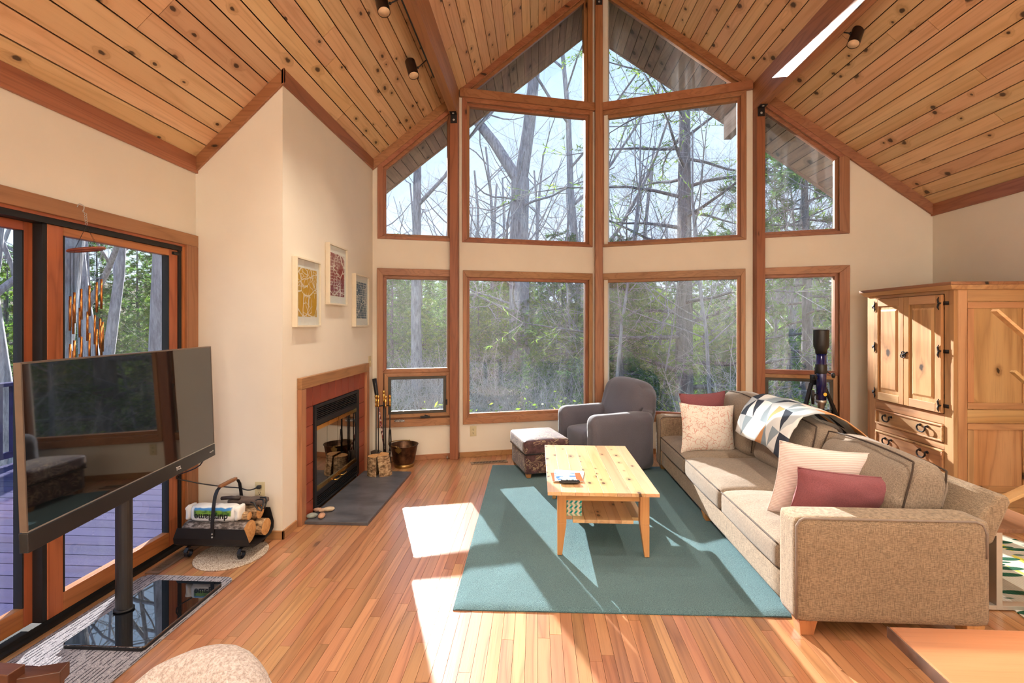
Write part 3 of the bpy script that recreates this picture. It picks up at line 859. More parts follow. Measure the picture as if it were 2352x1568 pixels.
# fireplace tools
tc = onZ(886, 1079, 0); tc = Vector((tc.x - .02, tc.y + .0, 0))
rack = thing('fire_tool_stand', 'black iron stand holding brass-knobbed fireplace tools', 'tool stand', tc)
m = MB()
m.prism([(tc.x + .085 * math.cos(a), tc.y + .085 * math.sin(a), 0) for a in [k * math.pi / 4 for k in range(8)]], [(tc.x + .078 * math.cos(a), tc.y + .078 * math.sin(a), .018) for a in [k * math.pi / 4 for k in range(8)]])
m.lathe([(.05, .018), (.035, .03), (.012, .04)], 16, tc)
build(m, 'base', M['black'], rack, bevel=.002)
build(MB().tube([tc + Vector((0, 0, .03)), tc + Vector((0, 0, .70))], .008, 8), 'pole', M['black'], rack, smooth=True)
def knob(o, s=1.0):
    return [(0.0001, 0), (.010 * s, .002), (.012 * s, .02), (.009 * s, .035), (.014 * s, .05), (.012 * s, .075), (.008 * s, .085), (.014 * s, .095), (.0165 * s, .108), (.012 * s, .120), (.0001, .124)]
build(MB().lathe(knob(0), 14, tc + Vector((0, 0, .70))), 'finial', M['brass'], rack, smooth=True, label='brass ball finial')
m = MB()
offs = [(-.062, -.03), (-.035, -.05), (.035, -.055), (.06, -.01)]
for ox, oy in offs: m.bar(tc + Vector((0, 0, .665)), tc + Vector((ox, oy, .665)), .012, .008)
build(m, 'hook_arm', M['black'], rack)
def tool(i, lab, kind):
    ox, oy = offs[i]; p = tc + Vector((ox * 1.12, oy * 1.12, 0))
    t = thing('fire_' + kind, lab, 'fire tool', p, group='fireplace tools on the stand')
    build(MB().lathe(knob(0, .95), 12, p + Vector((0, 0, .655))), 'knob', M['brass'], t, smooth=True, label='brass knob handle')
    build(MB().tube([p + Vector((0, 0, .20)), p + Vector((0, 0, .655))], .0055, 8), 'shaft', M['black'], t, smooth=True)
    if kind == 'shovel':
        def fn(u, v):
            a = (u - .5) * 2; w = .062 * (1 - .15 * v) * min(1, (v * 6 + .25))
            return (p.x + a * w, p.y - .012 + .02 * a * a + .0 * v, .215 - .15 * v)
        m = MB(); m.grid(fn, 10, 8); m.grid(lambda u, v: (lambda q: (q[0], q[1] + .003, q[2]))(fn(u, v)), 10, 8)
        build(m, 'shovel_blade', plain('dusty_iron', srgb(92, 82, 74), .6, metal=.4), t, smooth=True)
    elif kind == 'brush':
        build(MB().lathe([(.012, .20), (.03, .19), (.036, .07), (.03, .06)], 14, p), 'bristle', plain('dark_bristle', srgb(40, 34, 30), .95, bump=.8, bs=300), t, smooth=True)
    elif kind == 'poker':
        build(MB().tube([p + Vector((0, 0, .21)), p + Vector((0, 0, .07)), p + Vector((.0, 0, .055))], [.0055, .005, .001], 8).tube([p + Vector((0, 0, .12)), p + Vector((.025, 0, .10)), p + Vector((.03, 0, .115))], [.005, .004, .001], 8), 'hook_tip', M['black'], t, smooth=True)
    else:
        build(MB().tube([p + Vector((-.008, 0, .42)), p + Vector((-.014, 0, .30)), p + Vector((.008, 0, .20)), p + Vector((-.012, 0, .08))], .0045, 8).tube([p + Vector((.008, 0, .42)), p + Vector((.014, 0, .30)), p + Vector((-.008, 0, .20)), p + Vector((.012, 0, .08))], .0045, 8), 'tong_arm', M['black'], t, smooth=True)
tool(0, 'fireplace shovel with a brass knob and a rounded pan', 'shovel')
tool(1, 'fireplace poker with a brass knob hanging beside the shovel', 'poker')
tool(2, 'fireplace brush with a brass knob and dark bristles', 'brush')
tool(3, 'fireplace tongs with twisted arms nearest the copper bucket', 'tongs')
# long stick leaning in the corner
a, b = Vector((-1.56, 4.86, .06)), Vector((-1.735, 4.99, .92))
st = thing('walking_stick', 'black and red patterned stick leaning into the corner behind the tools', 'stick', (a.x, a.y, 0))
dd = b - a
m = MB(); m.tube([a - dd * .06, a + dd * .72], .010, 10)
t = NT('patterned_wrap'); cz = t.coord()
t.set(t.ramp(t.noise(t.vmul(cz, (60, 60, 28)), 1, 2), [(0.42, srgb(30, 26, 26)), (0.5, srgb(170, 50, 34)), (0.6, srgb(225, 216, 205))]), .4)
build(m, 'shaft', t.m, st, smooth=True)
build(MB().tube([a + dd * .70, a + dd * 1.0], [.017, .024], 12), 'grip', M['blackplastic'], st, smooth=True)

# copper bucket
bc = onZ(925, 1073, 0) + Vector((0, .05, 0))
M['copper'] = NT('aged_copper')
_c = M['copper'].coord(); _n = M['copper'].noise(_c, 14, 4, .6)
M['copper'].set(M['copper'].ramp(_n, [(0.3, srgb(52, 40, 34)), (0.55, srgb(104, 76, 58)), (0.75, srgb(142, 104, 76))]), .38, .5, .85)
M['copper'] = M['copper'].m
M['abrass'] = plain('antique_brass', srgb(170, 138, 84), .35, metal=.9, var=.12)
bk = thing('coal_bucket', 'tapered copper coal bucket with a swing handle on the wood floor', 'bucket', bc)
build(MB().lathe([(.104, .035), (.112, .06), (.142, .222), (.150, .228), (.150, .233), (.139, .231), (.108, .06), (.0001, .055)], 32, bc), 'body', M['copper'], bk, smooth=True)
build(MB().lathe([(.100, 0), (.103, .003), (.103, .034), (.098, .037)], 32, bc), 'base_band', M['abrass'], bk, smooth=True, label='dull brass base band')
for sgn in (-1, 1):
    c0 = bc + Vector((sgn * .135 * .35, -sgn * .135 * .94, .19)) if False else bc + Vector((sgn * -.02, -sgn * .138, .0))
    lg = MB()
    lugs = [(-.035, .215), (-.03, .19), (0, .165), (.03, .19), (.035, .215), (.015, .222), (0, .245), (-.015, .222)]
    lg.prism([(c0.x + x, c0.y - sgn * (.002 + (z - .2) * .18), z) for x, z in lugs], [(c0.x + x, c0.y - sgn * (.008 + (z - .2) * .18), z) for x, z in lugs])
    build(lg, 'handle_lug', M['abrass'], bk)
hp = []
for k in range(15):
    aa = math.pi * k / 14
    hp.append(bc + Vector((-.02 * math.cos(aa) - math.sin(aa) * .155, -.146 * math.cos(aa), .235 + math.sin(aa) * .012)))
build(MB().tube(hp, .005, 8), 'swing_handle', M['abrass'], bk, smooth=True)

# ---------------------------------------------------------------- framed prints
def map_print(name, base, line, vs, seed):
    t = NT(name); c = t.vadd(t.coord(), (seed * 3.1, seed * 1.7, 0))
    wv = t.n('TexNoise'); t.l(c, wv.inputs['Vector']); wv.inputs['Scale'].default_value = 5
    cd = t.n('VectorMath', operation='MULTIPLY_ADD'); t.l(wv.outputs['Color'], cd.inputs[0]); cd.inputs[1].default_value = (.10, .10, .10); t.l(c, cd.inputs[2])
    flat = t.vmul(cd.outputs[0], (0.001, 1, 1))
    mask = None
    for sc, w in ((vs[0], .035), (vs[1], .05)):
        v = t.n('TexVoronoi', feature='DISTANCE_TO_EDGE'); t.l(flat, v.inputs['Vector']); v.inputs['Scale'].default_value = sc
        k = t.math('SUBTRACT', 1.0, t.step(v.outputs['Distance'], w * .5, w))
        if mask is not None:
            k = t.math('MULTIPLY', k, t.step(t.noise(c, 6, 2), .46, .56))
            mask = t.math('MAXIMUM', mask, k)
        else: mask = k
    if vs[2]:
        s = t.sep(c)
        g = t.math('MAXIMUM', t.step(t.math('PINGPONG', t.math('MULTIPLY', s[2], vs[2]), .5), .40, .46), t.step(t.math('PINGPONG', t.math('MULTIPLY', s[1], vs[2] * .8), .5), .42, .47))
        g = t.math('MULTIPLY', g, t.step(t.noise(c, 7, 2), .45, .5))
        mask = t.math('MAXIMUM', mask, g)
    t.set(t.mix(t.math('MULTIPLY', mask, .85), base, line), .55)
    return t.m
M['frame'] = plain('cream_frame', srgb(232, 220, 196), .45, var=.01)
M['mat'] = plain('white_mat', srgb(238, 234, 222), .8, var=.01)
M['artglass'] = glass('picture_glass', haze_dirt=0, refl=1.0)
def picture(px0, px1, py, pm, label):
    D = .040
    a, b = onX(px0, py[0], XF + D), onX(px1, py[1], XF + D)
    y0, y1 = a.y, b.y; z1 = a.z; z0 = onX(px0, py[2], XF + D).z
    p = thing('framed_print', label, 'picture', (XF, (y0 + y1) / 2, z0), group='three map prints above the fireplace')
    fw = .014
    X0, X1 = XF + .001, XF + D
    for q, ax in (((y0, y1, z0, z0 + fw), 'b'), ((y0, y1, z1 - fw, z1), 't'), ((y0, y0 + fw, z0 + fw, z1 - fw), 'l'), ((y1 - fw, y1, z0 + fw, z1 - fw), 'r')):
        build(MB().box(X0, X1, q[0], q[1], q[2], q[3]), 'frame_side', M['frame'], p, bevel=.0015)
    build(MB().box(X0, XF + .022, y0 + fw, y1 - fw, z0 + fw, z1 - fw), 'mat_board', M['mat'], p)
    my, mt, mbm = .048, .075, .078
    build(MB().box(XF + .022, XF + .0228, y0 + my, y1 - my, z0 + mbm, z1 - mt), 'map_sheet', pm, p)
    build(MB().add([(XF + .030, y0 + fw, z0 + fw), (XF + .030, y1 - fw, z0 + fw), (XF + .030, y1 - fw, z1 - fw), (XF + .030, y0 + fw, z1 - fw)], [(0, 1, 2, 3)]), 'glass', M['artglass'], p)
wl = srgb(240, 232, 215)
picture(682.7, 738.4, (587, 603, 751), map_print('yellow_map', srgb(206, 156, 30), wl, (7, 18, 0), 1), 'cream-framed mustard yellow map print, left of the three')
picture(757.6, 799.7, (556, 576, 698.5), map_print('red_map', srgb(140, 34, 40), wl, (6, 20, 38), 2), 'cream-framed dark red map print hung highest')
picture(817.5, 849, (627, 637, 750), map_print('blue_map', srgb(58, 80, 104), wl, (9, 26, 44), 3), 'cream-framed slate blue map print beside the window')

# ---------------------------------------------------------------- outlets, switch, registers
def outlet(P, label, plugged=False):
    """P(a, z, off): point on the wall face; a along, off into the room"""
    o = thing('wall_outlet', label, 'outlet', P(0, -.057, 0))
    def q(a0, a1, z0, z1, f0, f1): return MB().prism([P(a0, z0, f0), P(a1, z0, f0), P(a1, z1, f0), P(a0, z1, f0)], [P(a0, z0, f1), P(a1, z0, f1), P(a1, z1, f1), P(a0, z1, f1)])
    build(q(-.035, .035, -.057, .057, 0.0005, .006), 'cover_plate', M['ivory'], o, bevel=.002)
    for zc_ in (-.021, .021):
        s = build(q(-.016, .016, zc_ - .014, zc_ + .014, .006, .0075), 'socket', M['ivory'], o, bevel=.002)
        m = MB()
        for a in (-.007, .005):
            t = q(a, a + .003, zc_ - .002, zc_ + .008, .0073, .0079); m.add(t.v, t.f)
        t = q(-.003, .003, zc_ - .011, zc_ - .005, .0073, .0079); m.add(t.v, t.f)
        build(m, 'slot', M['dark'], s)
    return o
pj = onY(597.5, 1124.5, YJ)
outlet(lambda a, z, f: Vector((pj.x + a, YJ - f, pj.z + z)), 'ivory wall outlet above the log rack with a cord plugged in')
outlet(lambda a, z, f: PW(-1, -.722 + a, .290 + z, -f), 'ivory wall outlet under the window left of the ottoman')
ps = onX(852, 826, XF)
sw = thing('light_switch', 'ivory light switch beside the small window near the fireplace', 'switch', (XF, 4.965, 1.05))
build(MB().box(XF + .0005, XF + .006, 4.93, 5.0, 1.05, 1.165), 'cover_plate', M['ivory'], sw, bevel=.002)
build(MB().box(XF + .006, XF + .016, 4.96, 4.97, 1.095, 1.115), 'toggle', M['ivory'], sw)
def register(corner, ex, ey, L, W, label, n, mat):
    r = thing('floor_register', label, 'floor vent', corner)
    P = lambda u, v, z: Vector(corner) + Vector(ex) * u + Vector(ey) * v + Vector((0, 0, z))
    def slab(u0, u1, v0, v1, z0, z1): return MB().prism([P(u0, v0, z0), P(u1, v0, z0), P(u1, v1, z0), P(u0, v1, z0)], [P(u0, v0, z1), P(u1, v0, z1), P(u1, v1, z1), P(u0, v1, z1)])
    m = MB()
    for q in ((0, L, 0, .016), (0, L, W - .016, W), (0, .022, .016, W - .016), (L - .022, L, .016, W - .016)):
        s = slab(q[0], q[1], q[2], q[3], 0.0003, .006); m.add(s.v, s.f)
    build(m, 'frame', mat, r)
    s = slab(.022, L - .022, .016, W - .016, 0.0003, .0012); build(s, 'duct_shade_slab', M['dark'], r)  # dark slab standing in for the shade in the duct
    for k in range(n):
        u = .022 + (L - .044) * (k + .5) / n
        build(slab(u - .003, u + .003, .016, W - .016, .0012, .005), 'louver', mat, r)
    return r
M['bronze'] = plain('bronze_register', srgb(150, 128, 108), .4, metal=.5)
ang = math.atan(.285)
ev = Vector((math.cos(ang), math.sin(ang), 0))
va = onZ(1083, 1067, 0)
register((va.x, va.y - .0, 0), ev, Vector((-ev.y, ev.x, 0)), .40, .085, 'bronze floor register in front of the ottoman wall', 22, M['bronze'])
register((-2.30 + .03, 2.735, 0), Vector((0, 1, 0)), Vector((-1, 0, 0)), .36, .085, 'bronze floor register along the sliding door', 22, M['bronze'])

# small packet on the sill, door stop
pk = PW(-1, -1.50, .437, -.03)
m = MB(); m.rbox(PW(-1, -1.505, .452, -.045), (.055, .016, .012), .008, 4)
t = NT('foil_packet'); t.set(t.ramp(t.noise(t.coord(), 120, 2), [(.45, srgb(30, 28, 28)), (.55, srgb(210, 205, 200))]), .3)
tag(build(m, 'foil_packet', t.m, smooth=True), 'small black and silver packet on the sill by the fire tools', 'packet')
ds = PW(-1, -1.005, .03, -.015)
m = MB(); m.tube([ds, ds + Vector((.01, -.05, -.005))], .006, 8); m.lathe([(.010, 0), (.010, .012)], 10, ds + Vector((.01, -.05, -.005)), (0, -1, 0))
tag(build(m, 'door_stop', M['steel'], smooth=True), 'little metal door stop on the baseboard by the left post', 'door stop')

# ================================================================ TELEVISION CORNER
_t = NT('tv_screen'); _t.b.inputs['IOR'].default_value = 2.0; M['screen'] = _t.set((.006, .007, .008, 1), .03, .5)
M['tvgrey'] = plain('tv_grey_metal', srgb(128, 112, 100), .35, metal=.6, var=.03)
_t = NT('black_glass'); _t.b.inputs['IOR'].default_value = 2.8; M['glossblack'] = _t.set((.004, .005, .007, 1), .015, .5)
L0, R0 = Vector((-1.881, 1.647, 0)), Vector((-2.086, 2.955, 0))
ex = (R0 - L0).normalized(); W_ = (R0 - L0).length
nn = Vector((ex.y, -ex.x, 0))
up = (Vector((0, 0, 1)) - nn * .035).normalized()
Z0, Z1 = .658, 1.360
org = Vector((L0.x, L0.y, Z0)) + nn * .012
def T(u, v, w): return org + ex * u + up * v + nn * w
tv = thing('television', 'large flat television on a black pole stand in front of the sliding door', 'television', (-2.125, 2.338, 0))
H_ = Z1 - Z0
def tq(u0, u1, v0, v1, w0, w1): return MB().prism([T(u0, v0, w0), T(u1, v0, w0), T(u1, v1, w0), T(u0, v1, w0)], [T(u0, v0, w1), T(u1, v0, w1), T(u1, v1, w1), T(u0, v1, w1)])
SB = .078
build(tq(0.004, W_ - .004, SB, H_ - .002, -.022, -.002), 'panel_back', M['blackplastic'], tv, bevel=.003)
build(tq(.006, W_ - .006, SB + .002, H_ - .006, -.002, -.0005), 'screen', M['screen'], tv, label='dark reflective screen')
for q in ((0, .006, SB, H_), (W_ - .006, W_, SB, H_), (.006, W_ - .006, H_ - .006, H_)):
    build(tq(*q, -.024, .001), 'bezel', M['tvgrey'], tv)
build(tq(0.004, W_ - .004, SB - .003, SB + .002, -.02, .001), 'bezel', M['steel'], tv)
sb = build(tq(0, W_, 0, SB - .003, -.03, .004), 'speaker_bar', M['blackplastic'], tv, bevel=.004, label='black speaker bar along the lower edge')
M['print_white'] = plain('white_print', srgb(225, 225, 225), .5, var=.0)
Mt = frame_matrix(T(W_ * .70, SB * .45, .0046), ex, up)
text('brand_lettering', 'TCL', .026, Mt, M['print_white'], tv, bold=True)
text('small_lettering', 'Roku TV', .012, frame_matrix(T(W_ * .965, SB * .45, .0046), ex, up), M['print_white'], tv)
build(tq(W_ * .28, W_ * .72, .10, .46, -.055, -.022), 'rear_housing', M['blackplastic'], tv, bevel=.01)
pc = Vector((-2.125, 2.338, 0))
prof = [(.040 * math.cos(a), .030 * math.sin(a)) for a in [k * 2 * math.pi / 20 for k in range(20)]]
build(MB().prism([(pc.x + x, pc.y + y, .031) for x, y in prof], [(pc.x + x, pc.y + y, 1.02) for x, y in prof]), 'stand_pole', plain('stand_black', srgb(46, 43, 42), .4, var=.03), tv, smooth=False, bevel=.001)
build(MB().lathe([(.042, .031), (.049, .034), (.049, .041), (.042, .044)], 24, pc, sy=.8), 'pole_collar', M['black'], tv, smooth=True)
build(MB().box(-2.10, -2.03, 2.22, 2.46, .86, 1.0), 'wall_mount', M['black'], tv)
def rounded_rect(x0, x1, y0, y1, r, n=6):
    pts = []
    for cx, cy, a0 in ((x1 - r, y1 - r, 0), (x0 + r, y1 - r, 90), (x0 + r, y0 + r, 180), (x1 - r, y0 + r, 270)):
        for k in range(n + 1):
            a = R(a0 + 90 * k / n); pts.append((cx + r * math.cos(a), cy + r * math.sin(a)))
    return pts
rr = rounded_rect(-2.185, -1.790, 2.070, 2.622, .02)
build(MB().prism([(x, y, .0105) for x, y in rr], [(x, y, .022) for x, y in rr]), 'stand_base', M['blackplastic'], tv)
build(MB().prism([(x, y, .0222) for x, y in rr], [(x, y, .031) for x, y in rr]), 'glass_plate', M['glossblack'], tv, bevel=.002, label='glossy black glass base plate')

t = NT('grey_ribbed_mat'); c = t.coord(); s = t.sep(c)
rib = t.math('PINGPONG', t.math('MULTIPLY', s[0], 52), .5)
dash = t.noise(t.vmul(c, (52, 26, 1)), 1.0, 1)
k = t.math('MULTIPLY', t.step(rib, .30, .46), t.step(dash, .42, .5))
fl_ = t.noise(c, 260, 2)
t.set(t.mix(k, t.ramp(fl_, [(.35, srgb(132, 128, 136)), (.65, srgb(182, 178, 182))]), srgb(52, 50, 58)), .95, .1)
t.bump(t.math('MULTIPLY_ADD', k, -1.0, fl_), .6, .004)
rr = rounded_rect(-2.340, -1.775, .55, 2.715, .05)
tag(build(MB().prism([(x, y, .0004) for x, y in rr], [(x, y, .0098) for x, y in rr]), 'floor_mat', t.m, bevel=.003), 'long grey ribbed mat lying under the television stand', 'mat')

t = NT('jute_mat'); c = t.coord()
t.set(t.ramp(t.noise(t.vmul(c, (160, 160, 40)), 1, 3, .7), [(.35, srgb(120, 92, 74)), (.5, srgb(196, 178, 158)), (.65, srgb(228, 216, 200))]), .95, .1); t.bump(t.noise(c, 220, 2), .7, .004)
m = MB(); ring_ = [(-1.985 + .215 * math.cos(a), 2.995 + .215 * math.sin(a)) for a in [k * 2 * math.pi / 40 for k in range(40)]]
m.prism([(x, y, .0004) for x, y in ring_], [(x, y, .008) for x, y in ring_])
tag(build(m, 'round_mat', t.m, bevel=.003), 'round tan woven mat under the log rack', 'mat')

# ---------------------------------------------------------------- log rack
lr = thing('log_rack', 'black sheet steel log rack with scroll feet and a strap handle', 'log rack', (-2.06, 3.04, .008))
X0, X1 = -2.315, -1.815
prof = [(2.905, .205), (2.905, .14), (2.915, .10), (2.945, .078), (3.0, .07), (3.10, .07), (3.155, .078), (3.185, .10), (3.195, .14), (3.195, .235)]
def sheet(pf, th):
    n = len(pf); out = []
    for i in range(n):
        a, b = pf[max(i - 1, 0)], pf[min(i + 1, n - 1)]
        tx, tz = b[0] - a[0], b[1] - a[1]; L = math.hypot(tx, tz)
        out.append((pf[i][0] + tz / L * th, pf[i][1] - tx / L * th))
    return out
m = MB(); o_ = sheet(prof, .003)
inset = [.03, .004, 0, 0, 0, 0, 0, 0, .004, .03]
n = len(prof)
# rounded lip ends
vsA = [(X0 + inset[i], p[0], p[1]) for i, p in enumerate(prof)]; vsB = [(X1 - inset[i], p[0], p[1]) for i, p in enumerate(prof)]
voA = [(X0 + inset[i], p[0], p[1]) for i, p in enumerate(o_)]; voB = [(X1 - inset[i], p[0], p[1]) for i, p in enumerate(o_)]
m.add(vsA + vsB + voA + voB, [(i, i + 1, n + i + 1, n + i) for i in range(n - 1)] + [(2 * n + i, 3 * n + i, 3 * n + i + 1, 2 * n + i + 1) for i in range(n - 1)] + [(i, 2 * n + i, 2 * n + i + 1, i + 1) for i in range(n - 1)] + [(n + i, n + i + 1, 3 * n + i + 1, 3 * n + i) for i in range(n - 1)] + [(0, n, 3 * n, 2 * n), (n - 1, 3 * n - 1, 4 * n - 1, 2 * n - 1)])
build(m, 'tray', M['black'], lr)
XH = -2.05
def strap(pts, w, th, ax=(1, 0, 0)):
    mm = MB(); ax = Vector(ax)
    for p, q in zip(pts[:-1], pts[1:]):
        p, q = Vector(p), Vector(q); d = (q - p).normalized(); nrm = d.cross(ax).normalized()
        f = lambda o: [o - ax * w / 2 - nrm * th / 2, o + ax * w / 2 - nrm * th / 2, o + ax * w / 2 + nrm * th / 2, o - ax * w / 2 + nrm * th / 2]
        mm.prism(f(p - d * .0015), f(q + d * .0015))
    return mm
arc = [(XH, 2.899, .16), (XH, 2.899, .24), (XH, 2.91, .34), (XH, 2.925, .405), (XH, 2.945, .435), (XH, 2.975, .45)]
build(strap(arc, .022, .004), 'handle_strap', M['black'], lr)
build(strap([(x, 6.10 - y, z) for x, y, z in arc], .022, .004), 'handle_strap', M['black'], lr)
build(MB().rbox((XH, 3.05, .451), (.013, .085, .011), .006, 4), 'wood_grip', wood('grip_wood', srgb(160, 108, 70), srgb(140, 90, 56), srgb(90, 52, 30), 'Y'), lr, smooth=True)
for z in (.175, .155):
    build(MB().lathe([(.0001, -.004), (.005, -.003), (.006, 0)], 8, (XH, 2.897, z), (0, 1, 0)), 'rivet', M['bolt'], lr)
for xx in (-2.235, -1.885):
    for yy, sg in ((2.925, 1), (3.175, -1)):
        pts = [(xx, yy + sg * .03, .076), (xx, yy + sg * .0, .07), (xx, yy - sg * .018, .05)]
        for k in range(9):
            a = R(150 + 28 * k)
            pts.append((xx, yy + sg * (.012 + .026 * math.cos(a)), .036 + .026 * math.sin(a)))
        pts += [(xx, yy + sg * .03, .045), (xx, yy + sg * .022, .044)]
        build(strap(pts, .022, .004), 'scroll_foot', M['black'], lr)
def log(y, z, xa, xb, r, lab, seed, mat='bark_grey', sq=1.0, split=False):
    m = MB(); n = 18
    def ringp(x, s):
        out = []
        for k in range(n):
            a = 2 * math.pi * k / n
            rr_ = r * (1 + .10 * vnoise(math.cos(a) * 1.6 + seed, math.sin(a) * 1.6, x * 4)) * s
            yy, zz = math.cos(a) * rr_, math.sin(a) * rr_ * sq
            if split and zz > r * .35: zz = r * .35 + (zz - r * .35) * .25
            out.append((x, y + yy, z + zz))
        return out
    rs = [ringp(xa + (xb - xa) * i / 6, 1.0) for i in range(7)]
    for i in range(6):
        m.add(rs[i] + rs[i + 1], [(k, (k + 1) % n, n + (k + 1) % n, n + k) for k in range(n)], 0)
    for rg, sg in ((rs[0], -1), (rs[-1], 1)):
        cen = (rg[0][0] + sg * .004, y, z)
        m.add(rg + [cen], [(k, (k + 1) % n, n) for k in range(n)], 1)
    return tag(build(m, 'firewood_log', [M[mat], M['endcut']]), lab, 'log', 'firewood on the log rack')
log(2.992, .150, -2.275, -1.868, .074, 'thick grey-barked firewood log at the front of the rack', 1)
log(3.122, .132, -2.25, -1.83, .055, 'split firewood log low at the back of the rack', 2, 'bark_tan')
log(3.112, .236, -2.20, -1.865, .044, 'thin round firewood log lying on top of the split log', 3, 'bark_tan')
log(3.000, .252, -1.96, -1.87, .026, 'short broken piece of firewood beside the wrapped firelog', 4, 'bark_tan')
# wrapped firelog
pk = thing('wrapped_firelog', 'white and green paper-wrapped firelog lying upside down on the rack', 'firelog', (-2.10, 3.0, .224))
t = NT('firelog_wrapper'); c = t.coord(); s = t.sep(c)
zz = t.math('ADD', s[2], t.math('MULTIPLY', t.math('SUBTRACT', t.noise(c, 18, 2), .5), .02))
gr = t.math('MULTIPLY', t.step(zz, .045, .05), t.math('SUBTRACT', 1.0, t.step(zz, .085, .092)))
bl_ = t.math('MULTIPLY', t.step(zz, .078, .086), t.math('SUBTRACT', 1.0, t.step(zz, .094, .1)))
mid = t.math('MULTIPLY', t.step(s[0], -.105, -.095), t.math('SUBTRACT', 1.0, t.step(s[0], .14, .15)))
col = t.mix(t.math('MULTIPLY', gr, mid), srgb(238, 238, 236), t.ramp(t.noise(c, 26, 3), [(.4, srgb(40, 92, 40)), (.6, srgb(120, 160, 60))]))
col = t.mix(t.math('MULTIPLY', bl_, mid), col, srgb(60, 130, 190))
t.set(col, .3, .5); t.bump(t.noise(c, 30, 3), .3, .006)
def wd(p, u):
    e = max(0, abs(u[0]) - .82) / .18
    k = 1 - .35 * e * e
    return (p.x, p.y * k + .004 * vnoise(p.x * 30, p.y * 30, p.z * 30), p.z * k + .004 * vnoise(p.x * 26 + 5, p.y * 26, p.z * 26))
build(MB().rbox((-2.085, 2.985, .279), (.155, .048, .050), .03, 12, wd), 'wrapper', t.m, pk, smooth=True)
for xx, sg in ((-2.25, -1), (-1.925, 1)):
    m = MB(); m.rbox((xx, 2.985, .283), (.018, .040, .042), .012, 6, lambda p, u: (p.x, p.y + .008 * vnoise(p.x * 90, p.y * 60, p.z * 60), p.z + .008 * vnoise(p.y * 60, p.x * 90, p.z * 60)))
    build(m, 'twisted_end', plain('white_paper', srgb(240, 238, 232), .6, var=.02), pk, smooth=True)
Mt = frame_matrix((-2.085, 2.9355, .266), (-1, 0, 0), (0, 0, -1))
text('brand_lettering', 'duraflame', .056, Mt, plain('black_print', srgb(16, 16, 16), .5), pk, bold=True, extrude=.0006)
# canvas log carrier folded on the rack
cc = thing('canvas_carrier', 'folded brown canvas log carrier with black straps on the rack', 'carrier', (-1.98, 3.13, .286))
M['canvas'] = fabric('brown_canvas', srgb(98, 82, 74), .2)
build(MB().rbox((-1.955, 3.125, .306), (.125, .045, .018), .015, 8, lambda p, u: (p.x, p.y, p.z + .006 * vnoise(p.x * 25, p.y * 25))), 'canvas_body', M['canvas'], cc, smooth=True)
build(MB().tube([(-2.12, 3.09, .330), (-2.05, 3.085, .338), (-1.99, 3.085, .336)], .012, 10), 'rolled_grip', plain('dark_brown_leather', srgb(58, 46, 42), .5), cc, smooth=True)
for dy in (0, .035):
    build(MB().tube([(-1.90, 3.06 + dy, .318), (-1.875, 3.055 + dy, .318), (-1.845, 3.05 + dy, .275), (-1.828, 3.06 + dy, .262), (-1.822, 3.08 + dy, .31), (-1.84, 3.10 + dy, .325), (-1.88, 3.10 + dy, .32)], .006, 6), 'strap_loop', M['blackplastic'], cc, smooth=True)

# power cord
pts = [onY(405, 1094, 3.05), onY(440, 1106, 3.12), onY(480, 1113, 3.17), onY(520, 1118, 3.19), onY(548, 1120, 3.19), onY(568, 1125, 3.19), onY(582, 1123, 3.20), onY(590, 1119, 3.205)]
cd = thing('power_cord', 'thin black power cord running from the television to the wall outlet', 'cord', pts[-1])
def smooth_pts(p, n=6):
    out = []
    for i in range(len(p) - 1):
        a, b, c_, d_ = p[max(i - 1, 0)], p[i], p[i + 1], p[min(i + 2, len(p) - 1)]
        for k in range(n):
            t_ = k / n
            out.append(.5 * ((2 * b) + (c_ - a) * t_ + (2 * a - 5 * b + 4 * c_ - d_) * t_ ** 2 + (3 * b - a - 3 * c_ + d_) * t_ ** 3))
    return out + [p[-1]]
build(MB().tube(smooth_pts([Vector((-2.14, 2.80, .90)), Vector((-2.15, 2.95, .62))] + pts), .0042, 8), 'cable', M['blackplastic'], cd, smooth=True)
build(MB().rbox((pts[-1].x + .01, 3.213, pts[-1].z), (.014, .012, .012), .005, 4), 'plug', M['blackplastic'], cd, smooth=True)

# ---------------------------------------------------------------- wind chime
wc = thing('wind_chime', 'wooden ring wind chime with spiralling copper tubes hung by the sliding door', 'wind chime', (-2.33, 2.325, 1.29))
M['tubecopper'] = plain('copper_tube', srgb(190, 128, 70), .25, metal=.9, var=.04)
M['string'] = plain('dark_string', srgb(40, 36, 34), .8)
rc = Vector((-2.315, 2.325, 1.885)); tilt = Vector((-.12, -.16, 1)).normalized()
u1 = tilt.cross(Vector((0, 1, 0))).normalized(); u2 = tilt.cross(u1)
R_ = .068
tor = [(R_ + .011 * math.cos(a), .008 * math.sin(a)) for a in [k * 2 * math.pi / 10 for k in range(10)]]
build(MB().lathe(tor, 36, rc, tilt, closed=True), 'ring', wood('ring_wood', srgb(150, 72, 44), srgb(130, 58, 34), srgb(80, 32, 18), 'Y'), wc, smooth=True)
hk = Vector((-2.383, 2.36, 2.085)); tp = Vector((-2.33, 2.335, 2.03))
build(MB().tube(smooth_pts([Vector((-2.387, 2.345, 2.11)), Vector((-2.38, 2.352, 2.128)), Vector((-2.37, 2.365, 2.12)), Vector((-2.365, 2.36, 2.10)), Vector((-2.362, 2.352, 2.09)), Vector((-2.36, 2.36, 2.082))]), .0025, 6), 'hook', M['steel'], wc, smooth=True)
m = MB()
